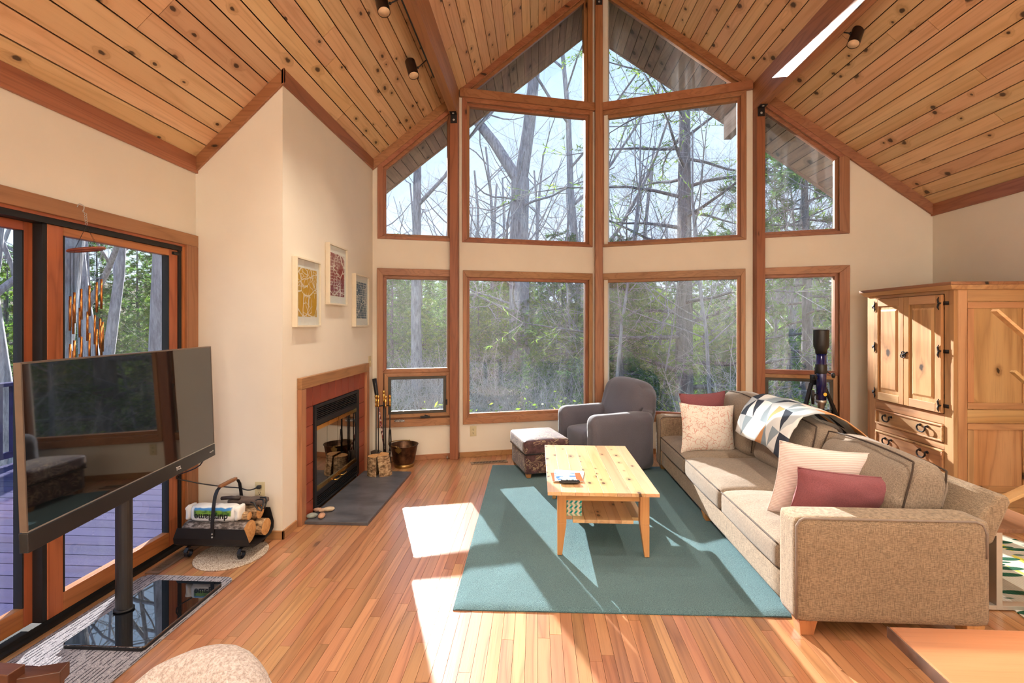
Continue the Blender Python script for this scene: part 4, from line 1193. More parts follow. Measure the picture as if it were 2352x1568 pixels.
for k in range(5):
    z = 2.075 - k * .013
    m.lathe([(.0065 + .0014 * math.cos(a), .0014 * math.sin(a)) for a in [j * math.pi / 3 for j in range(6)]], 10, (-2.355 + .004 * k, 2.36 - .003 * k, z), (1, 0, 0) if k % 2 else (0, 1, 0), closed=True)
build(m, 'chain', M['steel'], wc, smooth=True, kind='stuff')
m = MB()
for k in range(4):
    a = k * math.pi / 2
    m.tube([(-2.337, 2.347, 2.012), rc + u1 * R_ * math.cos(a) + u2 * R_ * math.sin(a)], .0007, 4)
build(m, 'ring_strings', M['string'], wc, kind='stuff')
ms = MB()
NT_ = 24
for k in range(NT_):
    a = R(200) - k * 2 * math.pi / 13.0
    q = rc + u1 * (R_ * .95) * math.cos(a) + u2 * (R_ * .95) * math.sin(a)
    zt = 1.735 - k * .0185; ln = .155
    ms.tube([q, (q.x, q.y, zt)], .0009, 4)
    build(MB().tube([(q.x, q.y, zt), (q.x, q.y, zt - ln)], .0052, 10), 'chime_tube', M['tubecopper'], wc, smooth=True)
build(ms, 'tube_strings', M['string'], wc, kind='stuff')

# ---------------------------------------------------------------- track lights
M['spotbody'] = plain('dark_bronze_spot', srgb(62, 50, 44), .35, metal=.6)
M['spotin'] = plain('spot_reflector', srgb(236, 200, 160), .4)
M['bulb'] = emit('warm_bulb', (1.0, .86, .66, 1), 9.0); M['bulb'].cycles.emission_sampling = 'NONE'
tr_ = build(MB().box(-.982, -.965, YB + .5, onX(997, 178, -.975).y, 3.845, 3.865), 'light_track', M['black'])
tag(tr_, 'thin black light track along the left ceiling beam', 'light track')
tr2 = build(MB().box(2.4465, 2.463, YB + .5, 4.02, 3.845, 3.865), 'light_track', M['black'])
tag(tr2, 'thin black light track along the right ceiling beam', 'light track')
def spot(att, cen, axis, lab, power=70, L=.165, r=.045):
    att, cen, axis = Vector(att), Vector(cen), Vector(axis).normalized()
    s = thing('track_spotlight', lab, 'spotlight', att, group='cylinder spotlights on the beams')
    a, b = cen - axis * L / 2, cen + axis * L / 2
    build(MB().lathe([(.0001, 0), (r * .8, .0), (r, .008), (r, L), (r - .003, L), (r - .003, L - .035), (.0001, L - .036)], 24, a, axis), 'spot_can', M['spotbody'], s, smooth=False)
    build(MB().lathe([(r - .0035, L - .002), (r - .004, L - .034), (.030, L - .034)], 24, a, axis), 'reflector', M['spotin'], s, smooth=True)
    build(MB().lathe([(.0001, L - .0325), (.030, L - .0325), (.0001, L - .020)], 20, a, axis), 'bulb', M['bulb'], s, smooth=True)
    d = (att - cen); side = (d - axis * d.dot(axis)).normalized()
    build(MB().tube([att, cen + side * (r + .012)], .005, 8).lathe([(.0001, -.01), (.010, -.006), (.010, .006), (.0001, .01)], 10, cen + side * (r + .01), side), 'swivel_arm', M['black'], s, smooth=True)
    ld = bpy.data.lights.new('spot_lamp', 'SPOT'); ld.energy = power; ld.color = (1, .88, .72); ld.spot_size = R(110); ld.spot_blend = .6; ld.shadow_soft_size = .03
    lo = bpy.data.objects.new('spot_lamp', ld); COL.objects.link(lo); lo.parent = s
    lo.location = b + axis * .004 - att
    lo.rotation_euler = (-axis).to_track_quat('Z', 'Y').to_euler()
    return s
c1 = onX(946, 157, -1.10); c2 = onX(878, 8, -1.10); c3 = onX(1966, 84, 2.58)
spot((-.982, c1.y + .05, 3.855), c1, (.30, -.28, -1), 'dark bronze spotlight on the left beam nearer the windows')
spot((-.982, c2.y + .05, 3.855), c2, (.26, -.28, -1), 'dark bronze spotlight on the left beam cut by the photo top')
spot((2.463, c3.y - .02, 3.855), c3, (-.42, -.25, -.9), 'dark bronze spotlight on the right beam')
# added unseen spotlights on both tracks, put in to brighten floor and rug
for k, yy in enumerate((2.3, 1.0, -.3)):
    spot((-.982, yy, 3.855), (-1.09, yy - .05, 3.775), (.15, .10, -1), 'added unseen dark bronze spotlight on the left beam %s' % ('above the television', 'above the camera', 'behind the camera')[k])
    spot((2.463, yy, 3.855), (2.57, yy - .05, 3.775), (-.15, .10, -1), 'added unseen dark bronze spotlight on the right beam %s' % ('above the sofa arm', 'above the dining table', 'behind the dining table')[k])

# ================================================================ RUG
t = NT('teal_pile_rug'); c = t.coord()
pile = t.noise(c, 240, 3, .7); cl = t.noise(c, 3.2, 3, .6)
col = t.ramp(pile, [(.32, srgb(56, 96, 106)), (.68, srgb(132, 178, 186))])
hs = t.n('HueSaturation'); t.l(col, hs.inputs['Color']); t.l(t.math('MULTIPLY_ADD', cl, .30, .85), hs.inputs['Value'])
t.set(hs.outputs[0], 1.0, .05, sheen=.25)
t.bump(pile, 1.0, .012)
m = MB()
nx, ny = 60, 84
RX0, RX1, RY0, RY1 = -.44, 1.38, 2.47, 5.03
def rugz(u, v):
    e = min(u * (RX1 - RX0), (1 - u) * (RX1 - RX0), v * (RY1 - RY0), (1 - v) * (RY1 - RY0))
    return .0165 * min(1, (e / .02 + .15)) ** .5 + .0012 * vnoise(u * 40, v * 55)
m.grid(lambda u, v: (RX0 + (RX1 - RX0) * u - .03 * v, RY0 + (RY1 - RY0) * v + .03 * u, max(.001, rugz(u, v))), nx, ny)
m.prism([(RX0, RY0, .0004), (RX1, RY0 + .03, .0004), (RX1 - .03, RY1 + .03, .0004), (RX0 - .03, RY1, .0004)], [(RX0, RY0, .004), (RX1, RY0 + .03, .004), (RX1 - .03, RY1 + .03, .004), (RX0 - .03, RY1, .004)])
tag(build(m, 'area_rug', t.m, smooth=True), 'thick teal pile rug under the coffee table', 'rug')
RUGZ = .0188

# ================================================================ SOFA
tan_ = srgb(150, 130, 108)
M['sofa'] = fabric('taupe_tweed', tan_, .38, (420, 420, 26), (60, 60, 420), .95, .5)
M['sofa2'] = fabric('taupe_chenille', srgb(142, 126, 110), .30, (300, 300, 60), (60, 300, 300), .95, .5)
M['piping'] = plain('grey_piping', srgb(140, 126, 116), .8)
M['darkpiping'] = plain('brown_piping', srgb(70, 56, 46), .8)
M['oakfoot'] = wood('oak_foot', srgb(206, 150, 98), srgb(190, 132, 82), srgb(130, 80, 44), 'Z')
sf = thing('sofa', 'long taupe tweed three-seat sofa with loose cushions and square arms', 'sofa', (1.70, 3.68, 0))
SX0, SX1, SYN, SYF = 1.235, 2.13, 2.335, 5.015
build(MB().rbox(((SX0 + SX1) / 2 + .01, (SYN + SYF) / 2, .150), ((SX1 - SX0) / 2 - .015, (SYF - SYN) / 2 - .02, .078), .015, 8), 'seat_base', M['sofa'], sf, smooth=True)
def arm(y0, y1):
    o = build(MB().rbox(((SX0 + SX1) / 2, (y0 + y1) / 2, .326), ((SX1 - SX0) / 2, (y1 - y0) / 2, .252), .03, 12), 'arm', M['sofa'], sf, smooth=True)
    yy = y0 + .012 if y0 < 3 else y0 + .012
    xa, xb, zb, zt = SX0 + .012, SX1 - .02, .09, .566
    p = [(xa, yy, zb), (xa, yy, zt - .03), (xa + .01, yy, zt - .01), (xa + .03, yy, zt), (xb - .05, yy, zt), (xb - .02, yy, zt - .012), (xb, yy, zt - .05), (xb, yy, .40)]
    build(MB().tube([Vector(q) + Vector((-.006 if q[2] < .54 and q[0] < 1.5 else 0, -.006, .006 if q[2] > .55 else 0)) for q in p], .0055, 8), 'arm_piping', M['piping'], o, smooth=True)
arm(SYN, 2.505); arm(4.855, SYF)
cs = [(1.96, .10), (2.12, .08), (2.15, .40), (2.235, .425), (2.318, .625), (2.312, .652), (2.29, .665), (2.255, .655), (1.93, .24)]
m = MB(); m.prism([(x, 2.445, z) for x, z in cs], [(x, 4.93, z) for x, z in cs])
build(m, 'back_frame', M['sofa'], sf, bevel=.02)
edges = [2.508, 3.29, 4.07, 4.852]
def seat_def(p, u):
    crown = (1 - u[0] ** 4) * (1 - u[1] ** 4)
    z = p.z + (.034 * crown if p.z > 0 else -.004 * crown)
    wr = (.005 * vnoise(p.x * 5, p.y * 26 + 3, 1.0) * (.4 + abs(u[0])) + .006 * vnoise(p.x * 4 + 7, p.y * 4)) * (1 if p.z > 0 else 0)
    bulge = .014 * (1 - u[2] ** 2) * (1 - u[1] ** 2)
    return (p.x + (bulge if u[0] > 0 else -bulge), p.y, z + wr)
for a, b in zip(edges[:-1], edges[1:]):
    cu = build(MB().rbox((1.625, (a + b) / 2, .304), (.385, (b - a) / 2 - .003, .074), .03, 20, seat_def), 'seat_cushion', M['sofa2'], sf, smooth=True)
    pts = [(1.245, a + .012, .366), (1.238, (a + b) / 2, .374), (1.245, b - .012, .366)]
    build(MB().tube(smooth_pts([Vector(q) for q in pts]), .0045, 6), 'cushion_piping', M['darkpiping'], cu, smooth=True)
    pts = [(1.25, a + .012, .240), (1.245, (a + b) / 2, .238), (1.25, b - .012, .240)]
    build(MB().tube(smooth_pts([Vector(q) for q in pts]), .0045, 6), 'cushion_piping', M['darkpiping'], cu, smooth=True)
def back_cushion(a, b, h, tilt, lab=None, seed=0, xoff=0.0):
    Mx = Matrix.Translation((1.93 + xoff, (a + b) / 2, .355)) @ Matrix.Rotation(R(tilt), 4, 'Y')
    def df(p, u):
        puff = (1 - u[1] ** 2) ** .8 * (1 - u[2] ** 2) ** .8
        x = p.x * (1 + .42 * puff) + .020 * vnoise(p.y * 5 + seed, p.z * 5, 2) * (1 if p.x < 0 else .5) + .006 * vnoise(p.y * 18 + seed, p.z * 14, 4)
        z = p.z + .024 * vnoise(p.y * 5 + seed * 5, p.x * 5) * (1 if p.z > 0 else 0) - (.035 * abs(u[1]) ** 4 if p.z > 0 else 0) + (.02 * (1 - u[0] ** 2) if p.z > 0 else 0)
        y = p.y * (1 + .03 * (1 - u[2] ** 2))
        return (x, y, z)
    mb_ = MB(Mx); mb_.rbox((0, 0, h / 2), (.118, (b - a) / 2 - .006, h / 2), .075, 20, df)
    o = build(mb_, 'back_cushion', M['sofa2'], sf, smooth=True)
    for sx in (-.085, .085):
        mp = MB(Mx)
        w = (b - a) / 2 - .012
        pts = [Vector((sx * 1.0, -w, .05)), Vector((sx * 1.05, -w, h * .5)), Vector((sx, -w + .012, h - .04)), Vector((sx, -w + .06, h - .008)), Vector((sx * 1.05, 0, h + .006)), Vector((sx, w - .06, h - .008)), Vector((sx, w - .012, h - .04)), Vector((sx * 1.05, w, h * .5))]
        mp.tube(smooth_pts(pts), .005, 6)
        build(mp, 'cushion_piping', M['darkpiping'], o, smooth=True)
back_cushion(2.545, 3.32, .435, 15, seed=1, xoff=.0)
back_cushion(3.33, 4.08, .45, 13, seed=4, xoff=-.03)
back_cushion(4.09, 4.83, .50, 9, seed=9, xoff=-.05)
for fx_, fy_ in ((1.262, 2.352), (1.262, 4.92), (2.03, 2.352), (2.03, 4.92), (1.262, 3.64)):
    w = .085
    m = MB(); m.prism([(fx_ + .012, fy_ + .012, 0 if fx_ > 1.3 or fy_ < 2.4 else RUGZ), (fx_ + w - .012, fy_ + .012, 0 if fx_ > 1.3 or fy_ < 2.4 else RUGZ), (fx_ + w - .012, fy_ + w - .012, 0 if fx_ > 1.3 or fy_ < 2.4 else RUGZ), (fx_ + .012, fy_ + w - .012, 0 if fx_ > 1.3 or fy_ < 2.4 else RUGZ)], [(fx_, fy_, .076), (fx_ + w, fy_, .076), (fx_ + w, fy_ + w, .076), (fx_, fy_ + w, .076)])
    build(m, 'foot', M['oakfoot'], sf, bevel=.003)

# ---------------------------------------------------------------- throw pillows
def pillow(cen, w, h, th, ex, ey, mat, name, lab, seed, pip=None, wr=.006):
    Mx = frame_matrix(cen, ex, ey)
    t = thing(name, lab, 'pillow', (cen[0], cen[1], cen[2] - h / 2), group='throw pillows on the sofa')
    mb_ = MB(Mx)
    def half(sg):
        def fn(u, v):
            a, b = u * 2 - 1, v * 2 - 1
            k = ((1 - abs(a) ** 2.6) * (1 - abs(b) ** 2.6)) ** .55 if abs(a) < 1 and abs(b) < 1 else 0
            pin = 1 - .09 * (1 - abs(b) ** 2) * abs(a) ** 3
            pin2 = 1 - .09 * (1 - abs(a) ** 2) * abs(b) ** 3
            z = sg * th * .5 * k
            z += wr * vnoise(a * 3 + seed, b * 3, seed) * k
            return (a * w / 2 * pin, b * h / 2 * pin2, z)
        return fn
    mb_.grid(half(1), 22, 22); mb_.grid(half(-1), 22, 22)
    o = build(mb_, 'pillow_cover', mat, t, smooth=True)
    f = half(1)
    ed = [f(k / 20, 0) for k in range(21)] + [f(1, k / 20) for k in range(1, 21)] + [f(1 - k / 20, 1) for k in range(1, 21)] + [f(0, 1 - k / 20) for k in range(1, 21)]
    mp = MB(Mx); mp.tube(ed, .0035, 6)
    build(mp, 'seam', pip or mat, t, smooth=True)
    return t
# floral print: coral sprigs on cream
t = NT('coral_sprig_print'); c = t.coord()
wv = t.n('TexNoise'); t.l(c, wv.inputs['Vector']); wv.inputs['Scale'].default_value = 9
cd_ = t.n('VectorMath', operation='MULTIPLY_ADD'); t.l(wv.outputs['Color'], cd_.inputs[0]); cd_.inputs[1].default_value = (.08, .08, .08); t.l(c, cd_.inputs[2])
v = t.n('TexVoronoi', feature='DISTANCE_TO_EDGE'); t.l(t.vmul(cd_.outputs[0], (1, .001, 1)), v.inputs['Vector']); v.inputs['Scale'].default_value = 30
v2 = t.n('TexVoronoi'); t.l(t.vmul(c, (1, .001, 1)), v2.inputs['Vector']); v2.inputs['Scale'].default_value = 75
k = t.math('MAXIMUM', t.math('MULTIPLY', t.math('SUBTRACT', 1.0, t.step(v.outputs['Distance'], .03, .06)), t.step(t.noise(c, 30, 1), .44, .5)), t.math('SUBTRACT', 1.0, t.step(v2.outputs['Distance'], .16, .24)))
t.set(t.mix(t.math('MULTIPLY', k, .75), srgb(240, 230, 218), srgb(208, 140, 122)), .9, .1)
M['floral'] = t.m
M['maroon'] = fabric('maroon_cotton', srgb(140, 82, 88), .15, (300, 300, 300), (200, 200, 200), .85, .15)
t = NT('pink_corduroy'); c = t.coord(); s = t.sep(c)
w_ = t.math('PINGPONG', t.math('MULTIPLY', s[2], 110), .5)
t.set(t.mix(t.step(w_, .05, .4), srgb(230, 206, 200), srgb(242, 228, 222)), .9, .1, sheen=.2); t.bump(w_, .6, .004)
M['pinkcord'] = t.m
pillow((1.515, 4.30, .575), .50, .43, .17, (.985, .12, -.06), (.05, .22, .97), M['floral'], 'throw_pillow', 'cream throw pillow with coral sprig print at the far end of the sofa', 1, M['floral'])
pillow((1.60, 4.60, .625), .48, .46, .15, (.97, .22, .03), (0, .2, .98), M['maroon'], 'throw_pillow', 'maroon throw pillow mostly hidden behind the coral sprig pillow', 2)
pillow((1.645, 2.86, .565), .54, .46, .16, (.98, .02, -.13), (.13, -.10, .985), M['pinkcord'], 'throw_pillow', 'pale pink corduroy throw pillow leaning near the front sofa arm', 3)
pillow((1.68, 2.70, .55), .56, .30, .17, (.985, .03, -.10), (.08, -.22, .97), M['maroon'], 'throw_pillow', 'maroon lumbar pillow in front of the pale pink pillow', 5, wr=.012)

# ---------------------------------------------------------------- throw blanket with triangles
t = NT('triangle_knit'); uv = t.n('UVMap').outputs[0]
s = t.sep(t.vmul(uv, (7.0, 6.0, 1)))
fu, fv = t.math('FRACT', s[0]), t.math('FRACT', s[1]); cu_, cv_ = t.math('FLOOR', s[0]), t.math('FLOOR', s[1])
par = t.math('MODULO', t.math('ADD', cu_, cv_), 2.0)
fu2 = t.math('ADD', t.math('MULTIPLY', fu, t.math('SUBTRACT', 1.0, t.math('MULTIPLY', par, 2.0))), par)
tri = t.math('GREATER_THAN', fu2, fv)
wn_ = t.n('TexWhiteNoise', noise_dimensions='3D'); t.l(t.comb(cu_, cv_, tri), wn_.inputs['Vector'])
cr = t.n('ValToRGB'); t.l(wn_.outputs['Value'], cr.inputs[0]); cr.color_ramp.interpolation = 'CONSTANT'
for e in range(4): cr.color_ramp.elements.new(.5)
for e, (p_, c_) in zip(cr.color_ramp.elements, [(0, srgb(236, 236, 234)), (.30, srgb(196, 202, 206)), (.46, srgb(150, 164, 174)), (.60, srgb(62, 68, 80)), (.76, srgb(236, 236, 234)), (.86, srgb(220, 160, 112))]): e.position = p_; e.color = c_
t.set(cr.outputs[0], .95, .1); t.bump(t.noise(t.coord(), 400, 2), .5, .002)
path = [(1.69, .58), (1.715, .68), (1.765, .79), (1.84, .862), (1.94, .885), (2.05, .87), (2.15, .82), (2.25, .75), (2.335, .68), (2.36, .60)]
def cloth(u, v):
    k = v * (len(path) - 1); i = min(int(k), len(path) - 2); f_ = k - i
    x = path[i][0] * (1 - f_) + path[i + 1][0] * f_; z = path[i][1] * (1 - f_) + path[i + 1][1] * f_
    y = 3.40 + .76 * u + (.10 * (v - .5))
    z += .010 * vnoise(u * 6, v * 5, 3) - .055 * max(0, .25 - u) * 4 * (.6 if v < .3 else .2)
    z += .015
    return (x - .02 * math.sin(u * 9) * .4, y, z)
m = MB(); m.grid(cloth, 30, 30)
bl = build(m, 'throw_blanket', t.m, smooth=True)
tag(bl, 'grey, white and orange triangle-patterned throw over the sofa back', 'blanket')
uvl = bl.data.uv_layers.new(name='UVMap')
for lp in bl.data.loops:
    i = lp.vertex_index; uvl.data[lp.index].uv = ((i % 31) / 30, (i // 31) / 30)
md = bl.modifiers.new('thick', 'SOLIDIFY'); md.thickness = .008; md.offset = 1

# ================================================================ ARMCHAIR AND OTTOMAN
M['grey'] = fabric('grey_stretch_cover', srgb(98, 95, 104), .18, (260, 260, 500), (500, 500, 260), .8, .3, sheen=.4)
A0 = Vector((.555, 4.585, 0)); bx, by = Vector((.9, .436, 0)).normalized(), Vector((-.436, .9, 0)).normalized()
MA = frame_matrix(A0, bx, by)
ac = thing('armchair', 'dark grey slipcovered armchair in the corner of the window wall', 'armchair', A0 + bx * .4 + by * .4)
def wrinkle(k, sc, sd):
    def f(p, u):
        d = k * vnoise(p.x * sc + sd, p.y * sc * 1.3, p.z * sc * .7 + sd)
        return (p.x + d, p.y + d, p.z + d * .5)
    return f
gz = RUGZ
def flare(p, u):
    d = .012 * vnoise(p.x * 9, p.y * 9, p.z * 4) + .007 * vnoise(p.x * 26, p.y * 26, p.z * 3 + 5) * (1 - u[2]) * .5 + .006 * vnoise(p.x * 30 + p.z * 20, p.y * 10, p.z * 22) * max(0, -u[0])
    low = max(0, -u[2]) ** 2
    return (p.x * (1 + .02 * low) + d, p.y + d, p.z)
for y0 in (0.0, .60):
    mb_ = MB(MA); mb_.rbox((.37, y0 + .10, gz + .295), (.37, .10, .295), .085, 22, flare)
    build(mb_, 'arm', M['grey'], ac, smooth=True)
mb_ = MB(MA); mb_.rbox((.33, .40, gz + .20), (.31, .205, .20), .05, 16, lambda p, u: (p.x - (.02 * (1 - u[1] ** 2) if u[0] < 0 else 0), p.y, p.z + (.02 * (1 - u[1] ** 2) * (1 - u[0] ** 2) if u[2] > 0 else 0) + .004 * vnoise(p.y * 20, p.x * 3, p.z * 3)))
build(mb_, 'seat', M['grey'], ac, smooth=True)
MB2 = MA @ Matrix.Translation((.635, .425, gz + .30)) @ Matrix.Rotation(R(13), 4, 'Y')
def bdef(p, u):
    puff = (1 - u[1] ** 2) * .05 * (1 if u[0] < 0 else .4)
    w = 1.06 - .08 * max(0, u[2]) ** 2
    z = p.z - .045 * (u[1] ** 2) * (1 if u[2] > 0 else 0)
    r_ = .016 * vnoise(p.y * 22 + p.z * 5, p.z * 3, 1) * abs(u[1]) ** 2
    return (p.x - puff + r_, p.y * w, z)
mb_ = MB(MB2); mb_.rbox((0, 0, .30), (.135, .345, .305), .125, 22, bdef)
build(mb_, 'backrest', M['grey'], ac, smooth=True)
mb_ = MB(MA); mb_.rbox((.66, .40, gz + .26), (.09, .36, .26), .05, 10, flare)
build(mb_, 'back_skirt', M['grey'], ac, smooth=True)

t = NT('scroll_brocade'); c = t.coord()
n1 = t.noise(c, 7.0, 1, .4, 2.2)
band = t.math('PINGPONG', t.math('MULTIPLY', n1, 7.0), .5)
k = t.math('MULTIPLY', t.step(band, .30, .36), t.step(t.noise(c, 8, 1), .47, .50))
base = t.ramp(t.noise(c, 30, 3), [(.3, srgb(62, 38, 40)), (.7, srgb(104, 68, 70))])
t.set(t.mix(k, base, srgb(156, 134, 108)), .55, .35, sheen=.3); t.bump(t.math('ADD', k, t.noise(c, 300, 2)), .25, .002)
M['brocade'] = t.m
OC = Vector((.018, 4.865, 0)); o1, o2 = Vector((.951, .31, 0)).normalized(), Vector((-.31, .951, 0)).normalized()
MO = frame_matrix(OC, o1, o2)
ot = thing('ottoman', 'square brown scroll-patterned ottoman in front of the armchair', 'ottoman', OC)
mb_ = MB(MO); mb_.rbox((0, 0, .155), (.215, .26, .098), .012, 8); build(mb_, 'box_body', M['brocade'], ot, smooth=True)
mb_ = MB(MO); mb_.rbox((0, 0, .315), (.235, .282, .068), .03, 12, lambda p, u: (p.x, p.y, p.z + (.02 * (1 - u[0] ** 2) * (1 - u[1] ** 2) if u[2] > 0 else 0)))
top_ = build(mb_, 'top_cushion', M['brocade'], ot, smooth=True)
for z, w, l in ((.368, .222, .269), (.253, .226, .272)):
    mp = MB(MO); mp.tube([(-w, -l, z), (w, -l, z), (w, l, z), (-w, l, z), (-w, -l, z)], .005, 6)
    build(mp, 'piping', M['blackplastic'], top_, smooth=True)
for sx in (-1, 1):
    for sy in (-1, 1):
        mb_ = MB(MO); x_, y_ = sx * .178, sy * .222
        q = MO @ Vector((x_, y_, 0))
        z0 = RUGZ if (q.x > -.44 and q.y < 5.03) else 0.0
        mb_.prism([(x_ - .02, y_ - .02, z0), (x_ + .02, y_ - .02, z0), (x_ + .02, y_ + .02, z0), (x_ - .02, y_ + .02, z0)], [(x_ - .027, y_ - .027, .062), (x_ + .027, y_ - .027, .062), (x_ + .027, y_ + .027, .062), (x_ - .027, y_ + .027, .062)])
        build(mb_, 'foot', M['oakfoot'], ot, bevel=.003)

# ================================================================ COFFEE TABLE
M['pine'] = wood('pale_pine', srgb(230, 190, 142), srgb(218, 172, 120), srgb(170, 116, 70), 'Y', 10, .5, 12, .34, (12, 7), .30, .22, coat=.8, grain=.25, ksize=.11)  # lightened to carry the sun glare on the table top
M['pineZ'] = wood('pale_pine_leg', srgb(216, 160, 100), srgb(200, 140, 80), srgb(140, 84, 42), 'Z', 10, .5, 14, .10, (12, 5), .4, .15, coat=.2, grain=.35)
M['pineX'] = wood('pale_pine_apron', srgb(216, 160, 100), srgb(200, 140, 80), srgb(140, 84, 42), 'X', 10, .5, 14, .10, (12, 5), .4, .15, coat=.2, grain=.35)
ct = thing('coffee_table', 'pale pine coffee table with a lower shelf on the teal rug', 'coffee table', (.415, 3.57, RUGZ))
TX0, TX1, TY0, TY1, TZ = .068, .762, 2.985, 4.150, .450
n = 8
for k in range(n):
    a, b = TX0 + (TX1 - TX0) * k / n, TX0 + (TX1 - TX0) * (k + 1) / n
    build(MB().box(a + .0004, b - .0004, TY0, TY1, TZ - .022, TZ), 'top_plank', M['pine'], ct, bevel=.0012)
LW = .058
lx0, lx1, ly0, ly1 = .132, .716, 3.06, 4.08
for sx, xo in ((1, lx0), (-1, lx1)):
    for sy, yo in ((1, ly0), (-1, ly1)):
        P_ = lambda w, z: [(xo, yo, z), (xo + sx * w, yo, z), (xo + sx * w, yo + sy * w, z), (xo, yo + sy * w, z)]
        m = MB(); m.prism(P_(LW, .225), P_(LW, TZ - .022)); m.prism(P_(.030, RUGZ), P_(LW, .225))
        build(m, 'leg', M['pineZ'], ct, bevel=.002)
for yy in (ly0 + .012, ly1 - .034): build(MB().box(lx0 + LW, lx1 - LW, yy, yy + .022, TZ - .082, TZ - .022), 'apron', M['pineX'], ct, bevel=.001)
for xx in (lx0 + .012, lx1 - .034): build(MB().box(xx, xx + .022, ly0 + LW, ly1 - LW, TZ - .082, TZ - .022), 'apron', M['pine'], ct, bevel=.001)
n = 7
sx0, sx1 = lx0 + .022, lx1 - .022
for k in range(n):
    a, b = sx0 + (sx1 - sx0) * k / n, sx0 + (sx1 - sx0) * (k + 1) / n
    cut = k in (0, n - 1)
    build(MB().box(a + .0004, b - .0004, ly0 + (.006 if not cut else LW + .001), ly1 - (.006 if not cut else LW + .001), .226, .248), 'shelf_plank', M['pine'], ct, bevel=.0012)
# chevron box
t = NT('chevron_paper'); c = t.coord(); s = t.sep(c)
zz_ = t.math('PINGPONG', t.math('MULTIPLY', s[2], 1 / .033), .5)
q_ = t.math('FRACT', t.math('ADD', t.math('MULTIPLY', s[0], 1 / .031), t.math('MULTIPLY', zz_, .8)))
st_ = t.math('GREATER_THAN', q_, .5)
alt = t.math('GREATER_THAN', t.math('FRACT', t.math('MULTIPLY', s[2], 1 / .033)), .5)
t.set(t.mix(st_, srgb(232, 224, 204), t.mix(alt, srgb(146, 190, 158), srgb(0, 150, 148))), .6)
bx0 = lx0 + LW + .004
cb = thing('gift_box', 'small box in white and teal chevron paper on the table shelf', 'box', (bx0 + .045, 3.20, .248))
build(MB().box(bx0 - .04 + .04, bx0 + .10, 3.125, 3.23, .248, .335), 'box_body', t.m, cb, bevel=.001)
build(MB().box(bx0 - .0015, bx0 + .1015, 3.1235, 3.2315, .335, .362), 'box_lid', t.m, cb, bevel=.001)
# magazines and remote
def paper(name, kind):
    t = NT(name); c = t.coord(); s = t.sep(c)
    ns = t.n('TexVoronoi', distance='CHEBYCHEV'); t.l(t.vmul(c, (22, 30, .01)), ns.inputs['Vector']); ns.inputs['Scale'].default_value = 1.0
    if kind == 0:
        col = t.ramp(t.noise(t.vmul(c, (8, 16, 1)), 1, 4), [(.35, srgb(120, 170, 214)), (.55, srgb(206, 222, 236)), (.7, srgb(86, 150, 170))])
    else:
        q = t.sep(ns.outputs['Color'])
        col = t.ramp(q[0], [(.1, srgb(60, 110, 180)), (.35, srgb(190, 205, 235)), (.6, srgb(150, 200, 220)), (.9, srgb(236, 236, 240))])
        edge = t.math('MAXIMUM', t.step(s[0], .062, .066), t.math('SUBTRACT', 1.0, t.step(s[0], -.082, -.078)))
        col = t.mix(edge, col, srgb(206, 92, 40))
    t.set(col, .25, .5); return t.m
mg = thing('magazine', 'blue travel brochure under the orange-edged one on the coffee table', 'magazine', (.225, 3.32, TZ), group='brochures on the coffee table')
Mm = Matrix.Translation((.222, 3.335, TZ)) @ Matrix.Rotation(R(-9), 4, 'Z')
mb_ = MB(Mm); mb_.box(-.105, .105, -.10, .08, .0003, .004); build(mb_, 'cover', paper('brochure_sky', 0), mg)
mb_ = MB(Mm); mb_.box(-.103, .103, -.098, .078, .0042, .0065); build(mb_, 'page', M['white'], mg)
mg = thing('magazine', 'orange-edged blue brochure on top of the pair on the coffee table', 'magazine', (.20, 3.27, TZ + .0068), group='brochures on the coffee table')
Mm = Matrix.Translation((.205, 3.265, TZ + .0068)) @ Matrix.Rotation(R(3), 4, 'Z')
mb_ = MB(Mm); mb_.box(-.105, .100, -.095, .075, .0, .0035)
build(mb_, 'page', M['white'], mg)
mb_ = MB(Mm); mb_.box(-.105, .100, -.095, .075, .0036, .005); build(mb_, 'cover', paper('brochure_orange', 1), mg)
rm = thing('remote_control', 'black rounded remote control lying before the brochures', 'remote', (.215, 3.16, TZ))
mb_ = MB(Matrix.Translation((.215, 3.145, TZ + .0135)) @ Matrix.Rotation(R(2), 4, 'Z')); mb_.rbox((0, 0, 0), (.068, .018, .012), .01, 8, lambda p, u: (p.x, p.y, p.z * (1 - .5 * u[0] ** 2) if p.z < 0 else p.z))
build(mb_, 'remote_body', M['blackplastic'], rm, smooth=True)
for k in range(10):
    mb_ = MB(Matrix.Translation((.215, 3.145, TZ + .0135)) @ Matrix.Rotation(R(2), 4, 'Z')); mb_.box(-.058 + k * .0125, -.050 + k * .0125, -.006, .006, .0115, .0135)
    build(mb_, 'button', M['white'] if k % 3 else M['screenframe'], rm)

